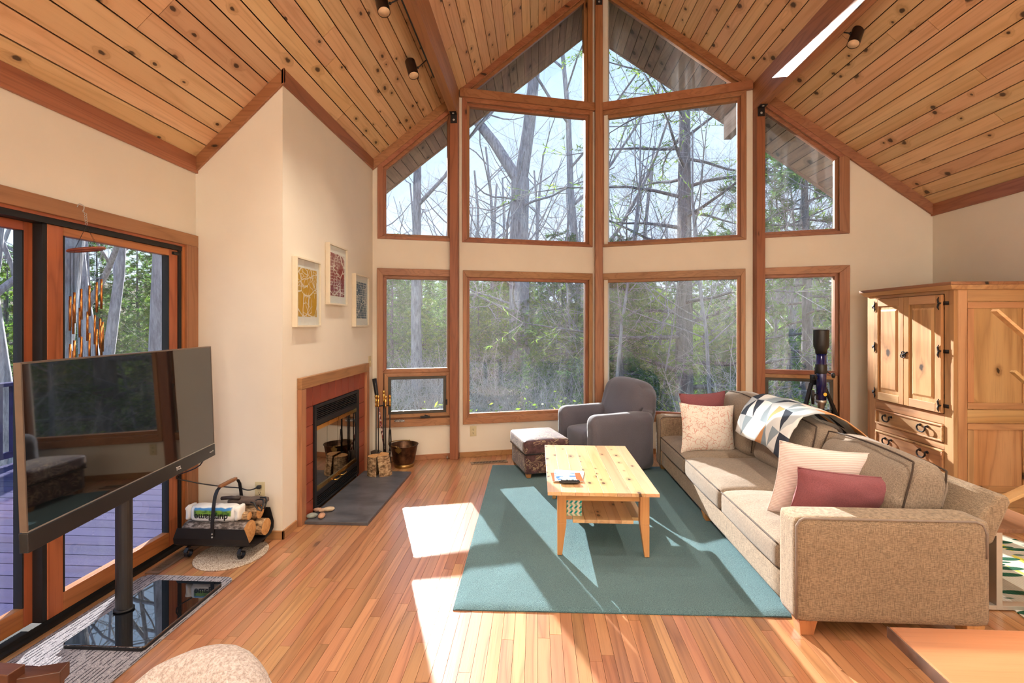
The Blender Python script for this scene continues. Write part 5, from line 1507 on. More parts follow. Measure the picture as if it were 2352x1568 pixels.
# ================================================================ ARMOIRE
AP = dict(c1=srgb(210, 164, 116), c2=srgb(196, 144, 94), dark=srgb(124, 80, 46))
M['arZ'] = wood('waxed_pine_upright', AP['c1'], AP['c2'], AP['dark'], 'Z', 6, .5, 10, .30, (5, 3.2), .6, .22, grain=.35, ksize=.10, spec=.3)
M['arX'] = wood('waxed_pine_cross', AP['c1'], AP['c2'], AP['dark'], 'X', 6, .5, 10, .14, (5, 3.2), .6, .22, grain=.35, ksize=.10)
M['arY'] = wood('waxed_pine_rail', AP['c1'], AP['c2'], AP['dark'], 'Y', 6, .5, 10, .14, (5, 3.2), .6, .22, grain=.35, ksize=.10)
M['iron'] = plain('wrought_iron', srgb(40, 34, 32), .5, metal=.5)
ar = thing('armoire', 'tall knotty pine armoire with two doors and two drawers in the right corner', 'armoire', (3.53, 4.30, 0))
FX, BXX, Y0, Y1, ZT = 3.222, 3.872, 3.845, 4.805, 1.79
# carcass panels
build(MB().box(FX + .02, BXX, Y1 - .025, Y1, .09, ZT - .02), 'far_side', M['arZ'], ar)
build(MB().box(BXX - .015, BXX, Y0 + .03, Y1 - .025, .09, ZT - .02), 'back_panel', M['arZ'], ar)
build(MB().box(FX + .02, BXX - .016, Y0 + .03, Y1 - .025, .09, .11), 'bottom_panel', M['arY'], ar)
# face frame
for y0, y1 in ((Y0, Y0 + .085), (Y1 - .115, Y1)): build(MB().box(FX, FX + .03, y0, y1, .09, ZT - .02), 'face_stile', M['arZ'], ar, bevel=.003)
for z0, z1 in ((1.742, ZT - .02), (.708, .79), (.507, .562), (.09, .34)): build(MB().box(FX + .002, FX + .03, Y0 + .085, Y1 - .115, z0, z1), 'face_rail', M['arY'], ar, bevel=.003)
# near side: stiles, rails, raised panels
sy = Y0
for x0, x1 in ((FX + .031, FX + .10), (BXX - .085, BXX)): build(MB().box(x0, x1, sy, sy + .03, .09, ZT - .02), 'side_stile', M['arZ'], ar, bevel=.003)
for z0, z1 in ((ZT - .11, ZT - .02), (.74, .84), (.09, .20)): build(MB().box(FX + .10, BXX - .085, sy + .001, sy + .03, z0, z1), 'side_rail', M['arX'], ar, bevel=.003)
for z0, z1 in ((.84, ZT - .11), (.20, .74)):
    pn = build(MB().box(FX + .10, BXX - .085, sy + .014, sy + .028, z0, z1), 'side_panel', M['arZ'], ar)
    a, b, c_, d_ = FX + .105, BXX - .09, z0 + .005, z1 - .005
    w = .05
    for q, mt in (((a, b, c_, c_ + w), 'arX'), ((a, b, d_ - w, d_), 'arX'), ((a, a + w, c_ + w, d_ - w), 'arZ'), ((b - w, b, c_ + w, d_ - w), 'arZ')):
        build(MB().box(q[0] + .0015, q[1] - .0015, sy + .004, sy + .014, q[2] + .0015, q[3] - .0015), 'panel_molding', M[mt], pn, bevel=.003)
# cornice, top board, plinth
cp = [(FX - .05, Y0 - .035), (BXX, Y0 - .035), (BXX, Y1 + .045), (FX - .05, Y1 + .045)]
build(MB().prism([(x, y, ZT - .02) for x, y in [(FX - .02, Y0 - .012), (BXX, Y0 - .012), (BXX, Y1 + .015), (FX - .02, Y1 + .015)]], [(x, y, ZT + .015) for x, y in cp]), 'cornice', M['arY'], ar, bevel=.004)
build(MB().prism([(x, y, ZT + .0155) for x, y in cp], [(x, y, ZT + .04) for x, y in cp]), 'top_board', M['trim']['Y'], ar, bevel=.003, label='darker brown top board')
build(MB().prism([(FX - .02, Y0 - .015, 0), (BXX, Y0 - .015, 0), (BXX, Y1, 0), (FX - .02, Y1, 0)], [(FX - .008, Y0 - .004, .089), (BXX, Y0 - .004, .089), (BXX, Y1, .089), (FX - .008, Y1, .089)]), 'plinth', M['arX'], ar, bevel=.006)
# doors
YM = 4.318
for k, (y0, y1) in enumerate(((Y0 + .087, YM - .002), (YM + .002, Y1 - .117))):
    z0, z1 = .797, 1.738
    dr = build(MB().box(FX - .012, FX + .004, y0 + .045, y1 - .045, z0 + .05, z1 - .05), 'door', M['arZ'], ar)
    xf = FX - .024
    for q, mt in (((y0, y0 + .055, z0, z1), 'arZ'), ((y1 - .055, y1, z0, z1), 'arZ'), ((y0 + .055, y1 - .055, z0, z0 + .07), 'arY'), ((y0 + .055, y1 - .055, z1 - .07, z1), 'arY')):
        build(MB().box(xf, FX - .002, q[0], q[1], q[2], q[3]), 'door_rail', M[mt], dr, bevel=.003)
    i0, i1, j0, j1 = y0 + .08, y1 - .08, z0 + .10, z1 - .10
    build(MB().prism([(FX - .012, i0, j0), (FX - .012, i1, j0), (FX - .012, i1, j1), (FX - .012, i0, j1)], [(FX - .021, i0 + .018, j0 + .018), (FX - .021, i1 - .018, j0 + .018), (FX - .021, i1 - .018, j1 - .018), (FX - .021, i0 + .018, j1 - .018)]), 'raised_panel', M['arZ'], dr)
    yh = y0 if k == 0 else y1
    sg = 1 if k == 0 else -1
    for zh in (z0 + .06, (z0 + z1) / 2 + .02, z1 - .07):
        m = MB().box(FX - .008, FX + .001 - .002, yh - sg * .045 if sg > 0 else yh, yh if sg > 0 else yh + .045, zh - .014, zh + .014)
        m.tube([(xf - .004, yh, zh), (xf - .006, yh + sg * .018, zh + .004), (xf - .006, yh + sg * .026, zh + .03), (xf - .006, yh + sg * .016, zh + .05)], [.008, .007, .006, .003], 8)
        m.tube([(xf - .006, yh + sg * .018, zh - .004), (xf - .006, yh + sg * .026, zh - .03), (xf - .006, yh + sg * .016, zh - .05)], [.007, .006, .003], 8)
        build(m, 'hinge', M['iron'], dr, smooth=True, label='black iron hinge')
m = MB()
for a in range(3):
    aa = R(90 + 120 * a)
    m.lathe([(.013 + .004 * math.cos(b), .004 * math.sin(b)) for b in [j * math.pi / 3 for j in range(6)]], 12, (FX - .030, YM + .018 * math.cos(aa), 1.235 + .018 * math.sin(aa)), (1, 0, 0), closed=True)
m.tube([(FX - .03, YM, 1.235), (FX - .03, YM - .05, 1.262)], .006, 8)
build(m, 'door_latch', M['iron'], ar, smooth=True, label='black iron trefoil latch')
# drawers
for z0, z1 in ((.566, .704), (.345, .502)):
    y0, y1 = Y0 + .09, Y1 - .12
    dw = build(MB().box(FX - .002, FX + .02, y0, y1, z0, z1), 'drawer', M['arY'], ar)
    for q in ((y0, y1, z0, z0 + .016), (y0, y1, z1 - .016, z1), (y0, y0 + .016, z0 + .016, z1 - .016), (y1 - .016, y1, z0 + .016, z1 - .016)):
        build(MB().box(FX - .014, FX - .001, *q), 'drawer_molding', M['arY'], dw, bevel=.004)
    for yh in (y0 + .19, y1 - .16):
        zc_ = (z0 + z1) / 2 + .012
        m = MB(); m.tube(smooth_pts([Vector((FX - .006, yh - .036, zc_ + .012)), Vector((FX - .026, yh - .038, zc_ + .010)), Vector((FX - .030, yh - .042, zc_ - .012)), Vector((FX - .032, yh - .022, zc_ - .034)), Vector((FX - .032, yh + .022, zc_ - .034)), Vector((FX - .030, yh + .042, zc_ - .012)), Vector((FX - .026, yh + .038, zc_ + .010)), Vector((FX - .006, yh + .036, zc_ + .012))]), .0065, 8)
        for dy in (-.037, .037): m.lathe([(.0001, 0), (.012, -.002), (.010, -.01), (.0001, -.012)], 10, (FX - .003, yh + dy, zc_ + .012), (1, 0, 0))
        build(m, 'drawer_pull', M['iron'], dw, smooth=True, label='black iron drop pull')

# ================================================================ TELESCOPE
tx, ty = 2.735, 4.72
tf = -SY_ * tx + CY_ * ty
zz = lambda y: HCAM - (y - PY) * tf / FPX
ts = thing('telescope', 'navy blue refractor telescope pointing straight up on a black tripod', 'telescope', (tx, ty, 0))
M['navy'] = plain('navy_tube', srgb(26, 30, 92), .18, metal=.2, coat=.6, var=.03)
o = (tx, ty, 0)
build(MB().lathe([(.0655, zz(757)), (.0665, zz(760)), (.0665, zz(792)), (.062, zz(797)), (.050, zz(803)), (.049, zz(812)), (.0455, zz(812))], 28, o), 'dew_shield', M['blackplastic'], ts, smooth=True)
build(MB().lathe([(.0001, zz(758)), (.064, zz(758)), (.0655, zz(757))], 28, o), 'lens_cap', M['blackplastic'], ts)
build(MB().lathe([(.0435, zz(812)), (.0435, zz(922))], 28, o), 'tube', M['navy'], ts, smooth=True)
build(MB().lathe([(.047, zz(836)), (.049, zz(838)), (.049, zz(855)), (.047, zz(857))], 28, o), 'tube_ring', M['blackplastic'], ts, smooth=True)
build(MB().lathe([(.044, zz(918)), (.044, zz(924)), (.030, zz(926)), (.030, zz(936)), (.018, zz(938)), (.018, zz(944))], 24, o), 'focuser', M['steel'], ts, smooth=True)
build(MB().prism([(tx - .035, ty - .02, zz(938)), (tx + .02, ty - .02, zz(938)), (tx + .02, ty - .02, zz(952))], [(tx - .035, ty + .02, zz(938)), (tx + .02, ty + .02, zz(938)), (tx + .02, ty + .02, zz(952))]), 'diagonal', M['blackplastic'], ts)
build(MB().tube([(tx + .015, ty, zz(945)), (tx + .06, ty, zz(945)), (tx + .062, ty, zz(945)), (tx + .13, ty, zz(946))], [.018, .018, .022, .020], 16), 'eyepiece', M['blackplastic'], ts, smooth=True)
build(MB().lathe([(.0001, -.012), (.019, -.012), (.019, .012), (.0001, .012)], 16, (tx + .05, ty + .05, zz(929)), (1, 0, 0)), 'focus_knob', M['blackplastic'], ts)
build(MB().tube([(tx - .095, ty - .03, zz(895)), (tx - .095, ty - .03, zz(908)), (tx - .095, ty - .03, zz(927))], [.014, .016, .012], 14).tube([(tx - .095, ty - .03, zz(907)), (tx - .035, ty, zz(905))], .008, 8), 'finder_scope', M['blackplastic'], ts, smooth=True)
build(MB().lathe([(.0001, -.001), (.017, -.001), (.017, .001), (.0001, .001)], 18, (tx + .012, ty - .0435, zz(904)), (0, 1, 0)), 'round_sticker', plain('yellow_sticker', srgb(240, 200, 70), .5), ts, label='round yellow sticker')
m = MB().tube([(tx + .04, ty, zz(850)), (tx + .075, ty - .02, zz(858))], .006, 8).lathe([(.0001, -.018), (.022, -.012), (.026, 0), (.022, .012), (.0001, .018)], 16, (tx + .095, ty - .03, zz(861)), (1, -.4, 0))
build(m, 'slow_motion_knob', M['blackplastic'], ts, smooth=True)
m = MB().lathe([(.0001, -.018), (.024, -.012), (.028, 0), (.024, .012), (.0001, .018)], 16, (tx - .075, ty - .02, zz(866)), (1, .3, 0)).box(tx - .06, tx + .06, ty + .045, ty + .085, zz(885), zz(862))
m.box(tx - .035, tx + .035, ty + .03, ty + .05, zz(860), zz(845))
build(m, 'mount_head', M['blackplastic'], ts, smooth=False)
hub = Vector((tx, ty + .065, zz(882)))
for (hx, hy), (fx_, fy_) in (((-.055, 0), (-.37, -.10)), ((.05, -.01), (.26, -.30)), ((.03, .03), (.22, .20))):
    a = hub + Vector((hx, hy, 0)); b = Vector((tx + fx_, ty + .03 + fy_, 0))
    lg = build(MB().bar(a, a + (b - a) * .62, .034, .022).bar(a + (b - a) * .55, b + Vector((0, 0, .012)), .022, .014), 'tripod_leg', M['black'], ts, bevel=.002)
    build(MB().lathe([(.016, 0), (.012, .03)], 10, b), 'rubber_foot', M['blackplastic'], lg)

# ================================================================ RIGHT EDGE: side table, leaf rug, tray, rack
t = NT('leaf_rug'); c = t.coord()
def leafmask(rot, sc, off, thr, th2):
    mp = t.n('Mapping'); t.l(c, mp.inputs[0]); mp.inputs['Rotation'].default_value = (0, 0, rot); mp.inputs['Location'].default_value = (off, off * .6, 0); mp.inputs['Scale'].default_value = (*sc, .001)
    v = t.n('TexVoronoi'); t.l(mp.outputs[0], v.inputs['Vector']); v.inputs['Scale'].default_value = 1; v.inputs['Randomness'].default_value = .55
    return t.math('SUBTRACT', 1.0, t.step(v.outputs['Distance'], thr, thr + th2))
col = srgb(206, 200, 186)
col = t.mix(leafmask(.7, (9, 2.0), 1.3, .30, .03), col, srgb(222, 214, 90))
col = t.mix(leafmask(-.9, (3.2, 1.4), .3, .28, .03), col, srgb(240, 240, 234))
col = t.mix(leafmask(-.5, (4.2, 16), 2.1, .36, .03), col, srgb(24, 84, 62))
rib_ = t.math('PINGPONG', t.math('MULTIPLY', t.sep(c)[0], 55), .5)
col = t.mix(t.math('MULTIPLY', t.step(rib_, .3, .5), .25), col, srgb(120, 116, 104))
t.set(col, .8, .2); t.bump(rib_, .3, .003)
g = [(2.35, 2.62), (3.60, 1.75), (4.15 - .3, 2.4), (3.60, 3.48), (3.20, 3.60), (2.62, 3.62)]
g = [onZ(2262, 1348, 0).xy, onZ(2420, 1475, 0).xy, Vector((3.84, 2.2)), Vector((3.84, 3.45)), onZ(2352, 1246, 0).xy, onZ(2298, 1228, 0).xy, Vector((2.40, 3.55))]
tag(build(MB().prism([(p[0], p[1], .0004) for p in g], [(p[0], p[1], .006) for p in g]), 'leaf_rug', t.m), 'outdoor-style rug with green and yellow leaves behind the sofa', 'rug')
st = thing('side_table', 'silver metal framed side table standing behind the sofa arm', 'side table', (2.44, 2.85, .0062))
M['silver'] = plain('satin_silver', srgb(206, 200, 190), .35, metal=.6, var=.02)
for yy in (2.615, 3.02):
    z0 = 0.0062
    for bx_ in ((2.405, 2.435, z0, .415), (2.345, 2.405, z0, z0 + .022), (2.345, 2.405, .393, .415)):
        build(MB().box(bx_[0], bx_[1], yy, yy + .045, bx_[2], bx_[3]), 'frame_bar', M['silver'], st, bevel=.001)
build(MB().box(2.35, 2.72, 2.60, 3.08, .416, .436), 'table_top', wood('walnut_top', srgb(150, 110, 80), srgb(130, 92, 64), srgb(80, 52, 34), 'Y'), st, bevel=.002)
for yy in (2.615, 3.02):
    build(MB().box(2.66, 2.69, yy, yy + .045, .0062, .415), 'frame_bar', M['silver'], st, bevel=.001)
    build(MB().box(2.435, 2.66, yy, yy + .045, .0062, .028), 'frame_bar', M['silver'], st, bevel=.001)
ty_ = thing('black_tray', 'flat black tray lying on the floor in front of the armoire', 'tray', (3.36, 3.66, 0))
q = [onZ(2290, 1203, 0), onZ(2352, 1229, 0), onZ(2352, 1233, 0) + Vector((-.1, -.10, 0)), onZ(2288, 1222, 0)]
q = [Vector((3.17, 3.78, 0)), Vector((3.62, 3.70, 0)), Vector((3.45, 3.60, 0)), Vector((3.12, 3.63, 0))]
build(MB().prism([(p.x, p.y, .001) for p in q], [(p.x, p.y, .012) for p in q]), 'tray_base', M['blackplastic'], ty_)
cen = sum(q, Vector()) / 4
q2 = [cen + (p - cen) * .85 for p in q]
m = MB()
for i in range(4):
    j = (i + 1) % 4
    m.prism([q[i] + Vector((0, 0, .0122)), q[j] + Vector((0, 0, .0122)), q2[j] + Vector((0, 0, .0122)), q2[i] + Vector((0, 0, .0122))], [q[i] + Vector((0, 0, .03)), q[j] + Vector((0, 0, .03)), q2[j] + Vector((0, 0, .025)), q2[i] + Vector((0, 0, .025))])
build(m, 'tray_rim', M['blackplastic'], ty_)
rk = thing('folding_rack', 'light wooden folding rack cut by the right edge beside the armoire', 'rack', (3.45, 3.25, 0))
M['lightwood'] = wood('light_beech', srgb(226, 182, 128), srgb(214, 166, 110), srgb(170, 116, 66), 'X', 8, .5, 12)
YR = 3.30
pA, pB, pC, pD = onY(2284, 712, YR), onY(2326, 852, YR + .05), onY(2300, 1150, YR), onY(2360, 640, YR)
e1 = onY(2480, 880, YR); e2 = onY(2480, 985, YR + .05); e3 = onY(2480, 1068, YR)
build(MB().bar(pA, e1, .02, .045, (0, 1, 0)), 'slat', M['lightwood'], rk, bevel=.002)
build(MB().bar(pB, e2, .02, .035, (0, 1, 0)), 'slat', M['lightwood'], rk, bevel=.002)
build(MB().bar(pC, e3, .02, .075, (0, 1, 0)), 'slat', M['lightwood'], rk, bevel=.002)
xr_ = e1.x - .02
build(MB().bar((xr_, YR, 0.0), (xr_, YR, 1.75), .04, .03, (0, 1, 0)), 'upright', M['lightwood'], rk, bevel=.002)
build(MB().bar((xr_ + .12, YR + .45, 0.0), (xr_, YR + .03, 1.70), .04, .03, (0, 1, 0)), 'upright', M['lightwood'], rk, bevel=.002)

# ================================================================ NEAR EDGE: dining table, chairs
dt = thing('dining_table', 'warm wood table corner at the lower right of the view', 'table', (1.50, .75, 0))
M['tabletop'] = wood('acacia_top', srgb(178, 128, 82), srgb(158, 104, 60), srgb(108, 66, 36), 'X', 5, .4, 9, .05, (4, 1), .38, .10, coat=.2, grain=.3)
cn, e_, r_ = onZ(2040, 1437, .72), onZ(2180, 1566, .72), onZ(2352, 1446, .72)
ux = (r_ - cn).normalized(); uy = (e_ - cn).normalized()
q = [cn, cn + ux * 1.15, cn + ux * 1.15 + uy * 1.0, cn + uy * 1.0]
build(MB().prism([(p.x, p.y, .690) for p in q], [(p.x, p.y, .72) for p in q]), 'table_top', M['tabletop'], dt, bevel=.006)
build(MB().prism([(p.x - .0035, p.y + .0, z) for p, z in ((cn, .691), (q[3], .691), (q[3], .719), (cn, .719))], [(p.x - .0001, p.y + .0, z) for p, z in ((cn, .691), (q[3], .691), (q[3], .719), (cn, .719))]), 'live_edge', plain('dark_live_edge', srgb(92, 62, 46), .7, var=.2), dt)
for a, b in ((.22, .16), (.95, .16), (.95, .85), (.22, .85)):
    p = cn + ux * a + uy * b
    build(MB().box(p.x - .03, p.x + .03, p.y - .03, p.y + .03, 0, .689), 'leg', M['arZ'], dt, bevel=.004)
bc_ = thing('boucle_chair', 'pale pinkish boucle chair back at the lower left edge', 'chair', (-.72, .80, 0))
t = NT('pink_boucle'); c = t.coord()
n_ = t.noise(c, 150, 3, .7)
t.set(t.ramp(n_, [(.35, srgb(186, 166, 158)), (.6, srgb(238, 226, 222))]), 1.0, .1, sheen=.3); t.bump(n_, 1.0, .01)
Mc = Matrix.Translation((-.715, .975, .555)) @ Matrix.Rotation(R(-18), 4, 'Z') @ Matrix.Rotation(R(-14), 4, 'X')
def cb_(p, u):
    w = 1 - .25 * max(0, u[2]) ** 2
    return (p.x * w, p.y - .10 * (1 - u[0] ** 2) * 0 + .06 * u[0] ** 2 * -1, p.z - .07 * u[0] ** 2 * (1 if u[2] > 0 else 0) + .01 * u[0])
mb_ = MB(Mc); mb_.rbox((0, 0, .05), (.235, .06, .18), .055, 14, cb_)
build(mb_, 'backrest', t.m, bc_, smooth=True)
build(MB().rbox((-.74, .72, .44), (.24, .24, .06), .05, 10), 'seat', t.m, bc_, smooth=True)
for a in (-1, 1):
    for b in (-1, 1):
        build(MB().tube([(-.74 + a * .16, .72 + b * .16, .40), (-.74 + a * .2, .72 + b * .2, 0)], [.018, .011], 10), 'leg', M['oakfoot'], bc_, smooth=True)
build(MB().bar((-.715, .90, .45), (-.705, .965, .56), .10, .03), 'back_support', M['oakfoot'], bc_)
dc = thing('slatted_chair', 'dark brown slatted wooden chair cut by the lower left corner', 'chair', (-1.05, .62, 0))
M['dkwood'] = wood('dark_walnut', srgb(96, 52, 36), srgb(78, 40, 28), srgb(40, 20, 14), 'X', 8, .5, 12, rough=.3)
zA = .74
def slat(a, b, z, w=.035, h=.03):
    pa, pb = onZ(a[0], a[1], z), onZ(b[0], b[1], z)
    d_ = (pb - pa).normalized()
    return build(MB().bar(pb - d_ * .42, pb, w, h), 'slat', M['dkwood'], dc, bevel=.002)
slat((-60, 1545), (38, 1553), zA)
slat((20, 1566), (150, 1545), zA - .02)
slat((40, 1592), (138, 1575), zA - .06)
for x_, y_ in ((-1.36, 1.05), (-1.36, .66), (-1.02, .66), (-1.20, 1.05)):
    build(MB().bar((x_, y_, 0), (x_, y_, .69 if y_ > .8 else .44), .035, .035), 'leg', M['dkwood'], dc, bevel=.002)
for k in range(4):
    build(MB().box(-1.40, -1.0, .62 + k * .11, .70 + k * .11, .42, .44), 'seat_slat', M['dkwood'], dc, bevel=.002)

# ================================================================ OUTSIDE
# ---------------------------------------------------------------- deck
M['deck'] = wood('purple_shade_deck_tint', srgb(62, 56, 100), srgb(54, 48, 90), srgb(36, 32, 62), 'X', 6, .4, 9, .05, (6, 2), .9, .15, grain=.3, spec=.1)  # bluish-purple shade put into the deck colour
DZ = -.10
dk = build(MB().box(-6.05, XL - TH - .005, -2.4, 5.4, DZ - .30, DZ - .03), 'deck', M['groove'], kind='structure')
tag(dk, 'timber deck outside the sliding door, purple-grey from shade put into its colour')
y = -2.4
while y < 5.35:
    build(MB().box(-6.05, XL - TH - .006, y + .004, y + .138, DZ - .028, DZ), 'deck_board', M['deck'], dk)
    y += .142
rl = thing('deck_railing', 'timber railing along the outer edge of the deck, in its shade-tinted purple-grey', 'railing', (-6.0, 1.5, DZ))
build(MB().box(-6.08, -5.94, -2.4, 5.4, DZ + .90, DZ + .94), 'top_rail', M['deck'], rl, bevel=.004)
build(MB().box(-6.03, -5.99, -2.4, 5.4, DZ + .08, DZ + .15), 'bottom_rail', M['deck'], rl)
y = -2.3
while y < 5.35:
    build(MB().box(-6.03, -5.99, y, y + .045, DZ + .15, DZ + .90), 'baluster', M['deck'], rl); y += .14
for y in (-2.4, -.8, .8, 2.4, 4.0, 5.31): build(MB().box(-6.06, -5.96, y, y + .09, DZ, DZ + .98), 'railing_post', M['deck'], rl)
# ---------------------------------------------------------------- ground
t = NT('leaf_litter'); c = t.coord()
n1 = t.noise(c, .5, 4); n2 = t.noise(c, 14, 4, .7)
t.set(t.mix(t.step(n1, .42, .6), t.ramp(n2, [(.35, srgb(78, 68, 56)), (.65, srgb(136, 120, 100))]), t.ramp(n2, [(.35, srgb(56, 72, 40)), (.65, srgb(112, 124, 76))])), .95, .1)
t.bump(n2, .8, .08)
def gz_(x, y):
    d = math.hypot(x - .7, y - 2)
    return -1.9 - .6 * min(1, max(0, (d - 6) / 10)) + max(0, d - 20) * .055 + max(0, d - 45) * .06 + .5 * vnoise(x * .09, y * .09) + .12 * vnoise(x * .5, y * .5)
m = MB(); m.grid(lambda u, v: (lambda x, y: (x, y, gz_(x, y)))(-110 + 220 * u, -30 + 150 * v), 110, 90)
tag(build(m, 'ground', t.m, smooth=True, kind='structure'), 'leaf-strewn forest floor outside')

# ---------------------------------------------------------------- trees
def bark2(name, a, b):
    t = NT(name); c = t.coord(); n = t.noise(t.vmul(c, (14, 14, 2.5)), 1, 4, .7)
    t.set(t.ramp(n, [(.35, a), (.65, b)]), .9, .15); t.bump(n, .6, .03); return t.m
M['bark'] = bark2('haze_paled_bark', srgb(124, 122, 130), srgb(180, 178, 186))  # bark lightened to carry the pale bluish haze
M['barkdark'] = bark2('dark_pine_bark', srgb(90, 88, 96), srgb(140, 136, 144))
M['twig'] = plain('sunlit_pale_twigs', srgb(196, 190, 186), .8, var=.1)  # light tone puts the sun on the twigs into their colour
def needles(name, a, b):
    t = NT(name); c = t.coord(); n = t.noise(c, 1.3, 3)
    t.set(t.ramp(n, [(.35, a), (.65, b)]), .6, .3)
    tl = t.n('BsdfTranslucent'); mx = t.n('MixShader'); mx.inputs[0].default_value = .5
    t.l(t.ramp(n, [(.35, tuple(min(1, v * k) for v, k in zip(a[:3], (1.5, 1.7, .8))) + (1,)), (.65, tuple(min(1, v * k) for v, k in zip(b[:3], (1.4, 1.5, .7))) + (1,))]), tl.inputs[0])
    t.l(t.b.outputs[0], mx.inputs[1]); t.l(tl.outputs[0], mx.inputs[2]); t.l(mx.outputs[0], t.out.inputs[0])
    return t.m
M['needle'] = needles('pine_needles', srgb(70, 104, 62), srgb(150, 176, 96))
M['needle2'] = needles('hemlock_needles', srgb(58, 92, 72), srgb(120, 152, 100))
M['leafgreen'] = needles('laurel_leaves', srgb(88, 118, 58), srgb(184, 198, 108))
class Tree:
    """a tree grown from the origin: trunk and limbs in one list, fine twigs or needles in another"""
    def __init__(s, seed):
        s.r = random.Random(seed); s.w = MB(); s.t = MB(); s.n = MB()
    def dirv(s, d, spread):
        r = s.r
        v = d + Vector((r.gauss(0, 1), r.gauss(0, 1), r.gauss(0, 1))) * spread
        return v.normalized()
    def limb(s, p, d, L, r0, depth, maxd, up=.08, kids=(4, 7), spread=.18, twig_r=.02):
        r = s.r
        n = 5 if depth < 2 else 4
        pts, rad = [p.copy()], [r0]
        q, dd = p.copy(), d.copy()
        end = .35 if depth < maxd else .12
        for i in range(n):
            dd = s.dirv(dd + Vector((0, 0, up)), spread * (.5 if depth == 0 else 1))
            q = q + dd * (L / n)
            pts.append(q.copy()); rad.append(r0 * (1 - (1 - end) * (i + 1) / n))
        (s.w if r0 > twig_r else s.t).tube(pts, rad, 7 if depth == 0 else (5 if r0 > twig_r else 3), cap=False)
        if depth >= maxd: return pts
        k = r.randint(*kids)
        for i in range(k):
            f = r.uniform(.35 if depth == 0 else .2, 1.0)
            j = min(int(f * n), n - 1); base = pts[j].lerp(pts[j + 1], f * n - j)
            ax = (pts[j + 1] - pts[j]).normalized()
            side = ax.cross(Vector((r.gauss(0, 1), r.gauss(0, 1), r.gauss(0, 1)))).normalized()
            cd = (ax * r.uniform(.3, .9) + side).normalized()
            s.limb(base, cd, L * r.uniform(.38, .62) * (1 - .25 * f), rad[j] * r.uniform(.38, .55), depth + 1, maxd, up, kids, spread, twig_r)
        return pts
def finish(name, T, loc, rz, sc, lab, cat, group, wm, tm, nm=None):
    """build one tree as Empty > trunk, twigs, foliage; copies share the meshes"""
    return None
PROTO = {}
def proto(key, T, parts):
    lst = []
    for nm, mb_, mat, sm in parts:
        if not mb_.f: continue
        me = bpy.data.meshes.new(nm); me.from_pydata([tuple(v) for v in mb_.v], [], mb_.f); me.materials.append(mat)
        me.polygons.foreach_set('use_smooth', [sm] * len(me.polygons)); me.update()
        lst.append((nm, me))
    PROTO[key] = lst
def plant(key, x, y, rz, sc, name, lab, cat, group=None, z=None):
    o = thing(name, lab, cat, (x, y, (gz_(x, y) - .1) if z is None else z), group)
    o.rotation_euler = (0, 0, rz); o.scale = (sc, sc, sc)
    for nm, me in PROTO[key]:
        c = bpy.data.objects.new(nm, me); COL.objects.link(c); c.parent = o
        if nm in ('foliage', 'twigs'): c['kind'] = 'stuff'
    return o
# bare deciduous variants
for k in range(5):
    T = Tree(40 + k)
    T.limb(Vector((0, 0, 0)), Vector((0, 0, 1)), 13 + k, .17 + .02 * k, 0, 4, .10, (4, 6), .14)
    proto('bare%d' % k, T, [('trunk', T.w, M['bark'], True), ('twigs', T.t, M['twig'], False)])
# forked tree seen in the left upper window
T = Tree(5)
tp = [Vector((0, 0, 0)), Vector((.02, 0, 3)), Vector((.0, .05, 6)), Vector((.05, 0, 8.2))]
T.w.tube(tp, [.44, .38, .35, .33], 10, cap=False)
for d, L, r0 in (((-.62, .1, 1), 9, .22), ((.16, -.05, 1), 10, .26)):
    T.limb(Vector((.05, 0, 8.0)), Vector(d).normalized(), L, r0, 0, 4, .05, (7, 9), .08)
for k in range(9):
    a = T.r.uniform(0, 6.28); z = T.r.uniform(3.2, 8)
    T.limb(Vector((0, 0, z)), Vector((math.cos(a), math.sin(a), .25)).normalized(), T.r.uniform(2.5, 5), .05, 1, 4, .05, (4, 6), .2)
proto('forked', T, [('trunk', T.w, M['bark'], True), ('twigs', T.t, M['twig'], False)])
